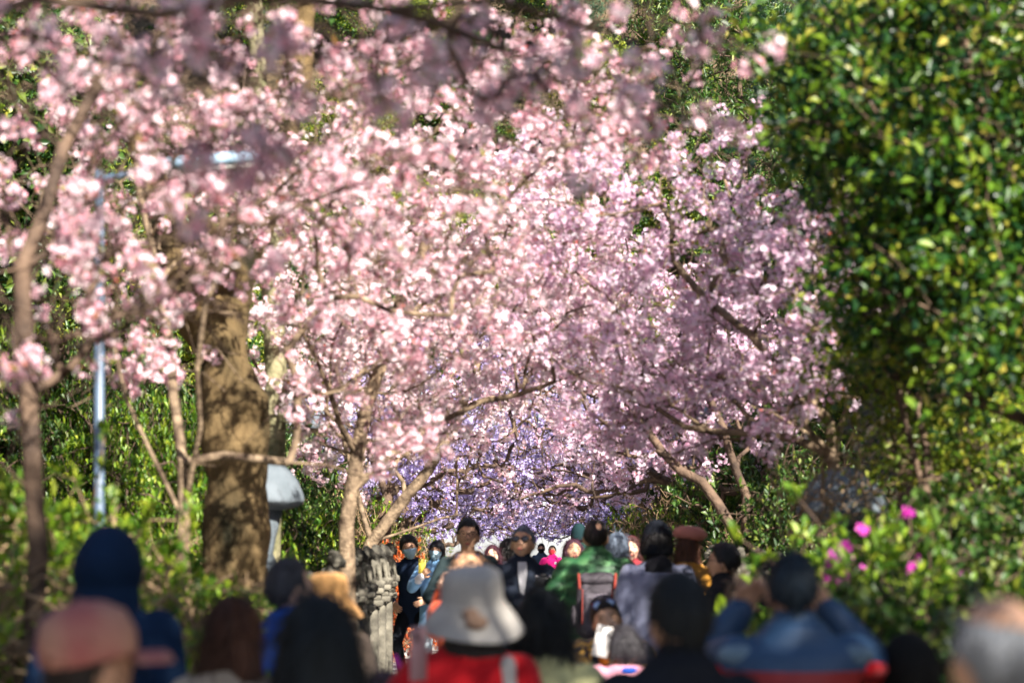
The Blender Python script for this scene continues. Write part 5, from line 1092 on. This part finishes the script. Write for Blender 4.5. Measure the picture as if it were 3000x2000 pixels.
# ---- foreground row, strongly blurred
person('person in navy hooded sweatshirt, hood up, rising above everyone on the left', 316, 1572, 8.8, -8, H=1.74, hood=((0.006, 0.020, 0.055), 1.15), hair=None, topc=(0.006, 0.020, 0.055), bulk=1.2, legc=(0.02, 0.02, 0.03), head=(-5, -8, 0), top_is_head=True)
CAPM = noise_mat('printed pink cap cloth', (0.34, 0.11, 0.10), (0.42, 0.22, 0.16), scale=7, rough=0.8, bump=0.15, detail=1)
person('person in pink printed baseball cap with the peak pointing right, lower left corner', 272, 1812, 5.5, -42, hat=('cap', CAPM, -0.10, 0.0), hair=('short', 0.014, 0, 1.0), hairc=(0.02, 0.014, 0.012), topc=(0.20, 0.16, 0.12), head=(14, -16, 0), top_is_head=True)
person('person with long dark brown hair, left of the very long straight black hair', 678, 1757, 8, 0, hair=('long', 0.024, 0.34, 1.08), hairc=(0.045, 0.016, 0.008), topc=(0.30, 0.25, 0.20), head=(8, 0, 0))
person('person with short grey black hair in a bright blue jacket turning right, face sunlit', 852, 1632, 10, -55, face=True, hair=('short', 0.014, 0, 1.0), hairc=(0.045, 0.045, 0.055), topc=(0.01, 0.10, 0.55), head=(0, -18, 0), skin=SKIN_PALE, hrough=0.6)
person('person in tan sunhat seen just right of the short grey black hair', 962, 1700, 11.5, 10, hat=('bucket', (0.72, 0.38, 0.14)), hair=('short', 0.014, 0, 1.0), topc=(0.2, 0.15, 0.12), top_is_head=True)
person('person with very long straight black hair, large blurred head left of the balusters', 938, 1766, 5.9, 2, hair=('long', 0.030, 0.46, 1.22), hairc=(0.006, 0.010, 0.014), topc=(0.015, 0.03, 0.07), strand=1.5)
bh = person('person in pale grey bucket hat and red jacket with black hair, centre foreground', 1381, 1692, 8.2, 0, hat=('bucket', noise_mat('grey hat cloth', (0.30, 0.28, 0.26), (0.42, 0.395, 0.37), scale=5, rough=0.9, bump=0.3), 0.15, 0.0), hair=('long', 0.002, 0.33, 1.30), hairc=BLK, strand=0, topc=(0.50, 0.008, 0.014), bulk=1.1, head=(0, -4, 0), top_is_head=True, arms=((-0.145, 0.16, 0.74), None), hands=('grip', 'relax'))
b_ = B(); p0 = bh['P'] + bh['u'] * .27 * bh['H']; b_.cap(p0 + [0.125, -0.10, 0.02], p0 + [0.135, -0.125, -0.35], 0.026, 0.026, m=8, flat=0.35); obj('strap', b_.mesh(), fabric((0.36, 0.34, 0.33)), bh['root'])
b_ = B(); b_.ell(bh['L']((0.02, -0.152, -0.022)), (0.040, 0.020, 0.026)); b_.ell(bh['L']((0.0, -0.138, 0.006)), (0.03, 0.02, 0.02)); 
obj('brown_patch', b_.mesh(), fabric((0.27, 0.17, 0.12)), [o for o in bh['root'].children if o.name.startswith('bucket_hat')][0])
phone('large phone in a pale pink case held up left of the bucket hat', at(1226, 1915, 7.6), rotz(0.9), (0.42, 0.24, 0.25), size=(0.038, 0.006, 0.085))
person('person with bushy black hair and olive green jacket, right of the bucket hat', 1590, 1745, 8.6, 10, hair=('long', 0.030, 0.10, 1.14), hairc=(0.008, 0.010, 0.012), topc=(0.42, 0.42, 0.22), bulk=1.15, strand=1.6, wave=0.008, head=(0, 4, 0), arms=(None, (0.20, 0.2, 0.72)))
person('black haired person in black coat, big blurred head right of the pink child', 1995, 1691, 6.6, 12, hair=('short', 0.020, 0, 1.0), hairc=(0.006, 0.008, 0.010), topc=(0.012, 0.014, 0.02), head=(-14, 0, 0), bulk=1.1)
ph = person('person in navy and red jacket with both arms raised taking a photo, right foreground', 2325, 1617, 7.8, 0, hair=('short', 0.012, 0, 1.0), hairc=(0.006, 0.014, 0.024), hrough=0.3, topc=(0.02, 0.075, 0.18), legc=(0.02, 0.02, 0.03), arms=((-0.085, 0.17, 0.90), (0.085, 0.17, 0.90)), hands=('grip', 'grip'), bulk=1.18, collar=0.03)
def bands(name, c1, c2, z0_, z1_):
    m, n, b = new_mat(name); tc = n.nodes.new('ShaderNodeTexCoord'); sp = n.nodes.new('ShaderNodeSeparateXYZ'); n.links.new(tc.outputs['Object'], sp.inputs[0]); cr = n.nodes.new('ShaderNodeValToRGB'); mr = n.nodes.new('ShaderNodeMapRange'); mr.inputs[1].default_value = z0_; mr.inputs[2].default_value = z1_
    n.links.new(sp.outputs[2], mr.inputs[0]); n.links.new(mr.outputs[0], cr.inputs[0]); cr.color_ramp.interpolation = 'CONSTANT'; e = cr.color_ramp.elements; e[0].color = (*c2, 1); e[1].position = 0.5; e[1].color = (*c1, 1)
    n.links.new(cr.outputs[0], b.inputs['Base Color']); b.inputs['Roughness'].default_value = 0.6; return m
zz = CAMZ - (1960 - HOR) / FPX * 7.8
[o for o in ph['root'].children if o.name.startswith('jacket')][0].data.materials[0] = bands('navy cloth with red hem', (0.012, 0.045, 0.11), (0.22, 0.008, 0.01), zz - 1, zz + 1)
for i, e in enumerate((-1, 1)):
    b_ = B(); S, el, W = ph['arm'][i]; b_.cap(S + [e * 0.055, -0.02, -0.03], el + [e * 0.045, -0.03, 0.0], 0.026, 0.024, m=10); obj('red_sleeve_panel', b_.mesh(), fabric((0.75, 0.012, 0.02)), ph['root'])
    b_ = B(); b_.ell(S + [e * 0.0, -0.05, 0.012], (0.07, 0.035, 0.035)); obj('grey_shoulder_panel', b_.mesh(), fabric((0.11, 0.17, 0.24)), ph['root'])
phone('dark phone held high by the person in the navy and red jacket', toworld(ph, (ph['arm'][0][2] + ph['arm'][1][2]) / 2 + np.array([0, 0.08, 0.03])), roty(math.pi / 2), (0.03, 0.03, 0.035))
person('bald grey fringed person close by at the right edge, skin lit warm on the crown', 2945, 1733, 4.2, 14, hair=('short', 0.010, 0, 1.0), bald=(0.15, 0.0, 1.0, 1.0), hairc=(0.20, 0.21, 0.23), hrough=0.7, topc=(0.03, 0.03, 0.035), skin=SKIN, strand=0.5)
person('person in black with hood up, low and blurred before the right hedge', 2665, 1878, 8.0, -10, H=1.5, hood=((0.008, 0.008, 0.008), 1.1), hair=None, topc=(0.010, 0.010, 0.011), top_is_head=True)
mg = person('small child in magenta jacket with yellow trim at the foot of the balusters', 1135, 1968, 9.2, 160, hair=('short', 0.016, 0, 1.0), hairc=(0.08, 0.05, 0.06), topc=(0.50, 0.015, 0.22), legc=(0.1, 0.05, 0.1), scale_head=1.2, bulk=1.4)
b_ = B().cap(at(1158, 1925, 9.1), at(1178, 1975, 9.1), 0.010, 0.010, m=8); tag(obj('toy_wand', b_.mesh(), fabric((0.72, 0.05, 0.45))), 'magenta toy stick poking up beside the child in magenta', 'toy')
b_ = B().torus(mg['P'] + mg['u'] * .295 * mg['H'], 0.075, 0.018, m=16, k=6); obj('yellow_trim', b_.mesh(), fabric((0.75, 0.5, 0.02)), mg['root'])
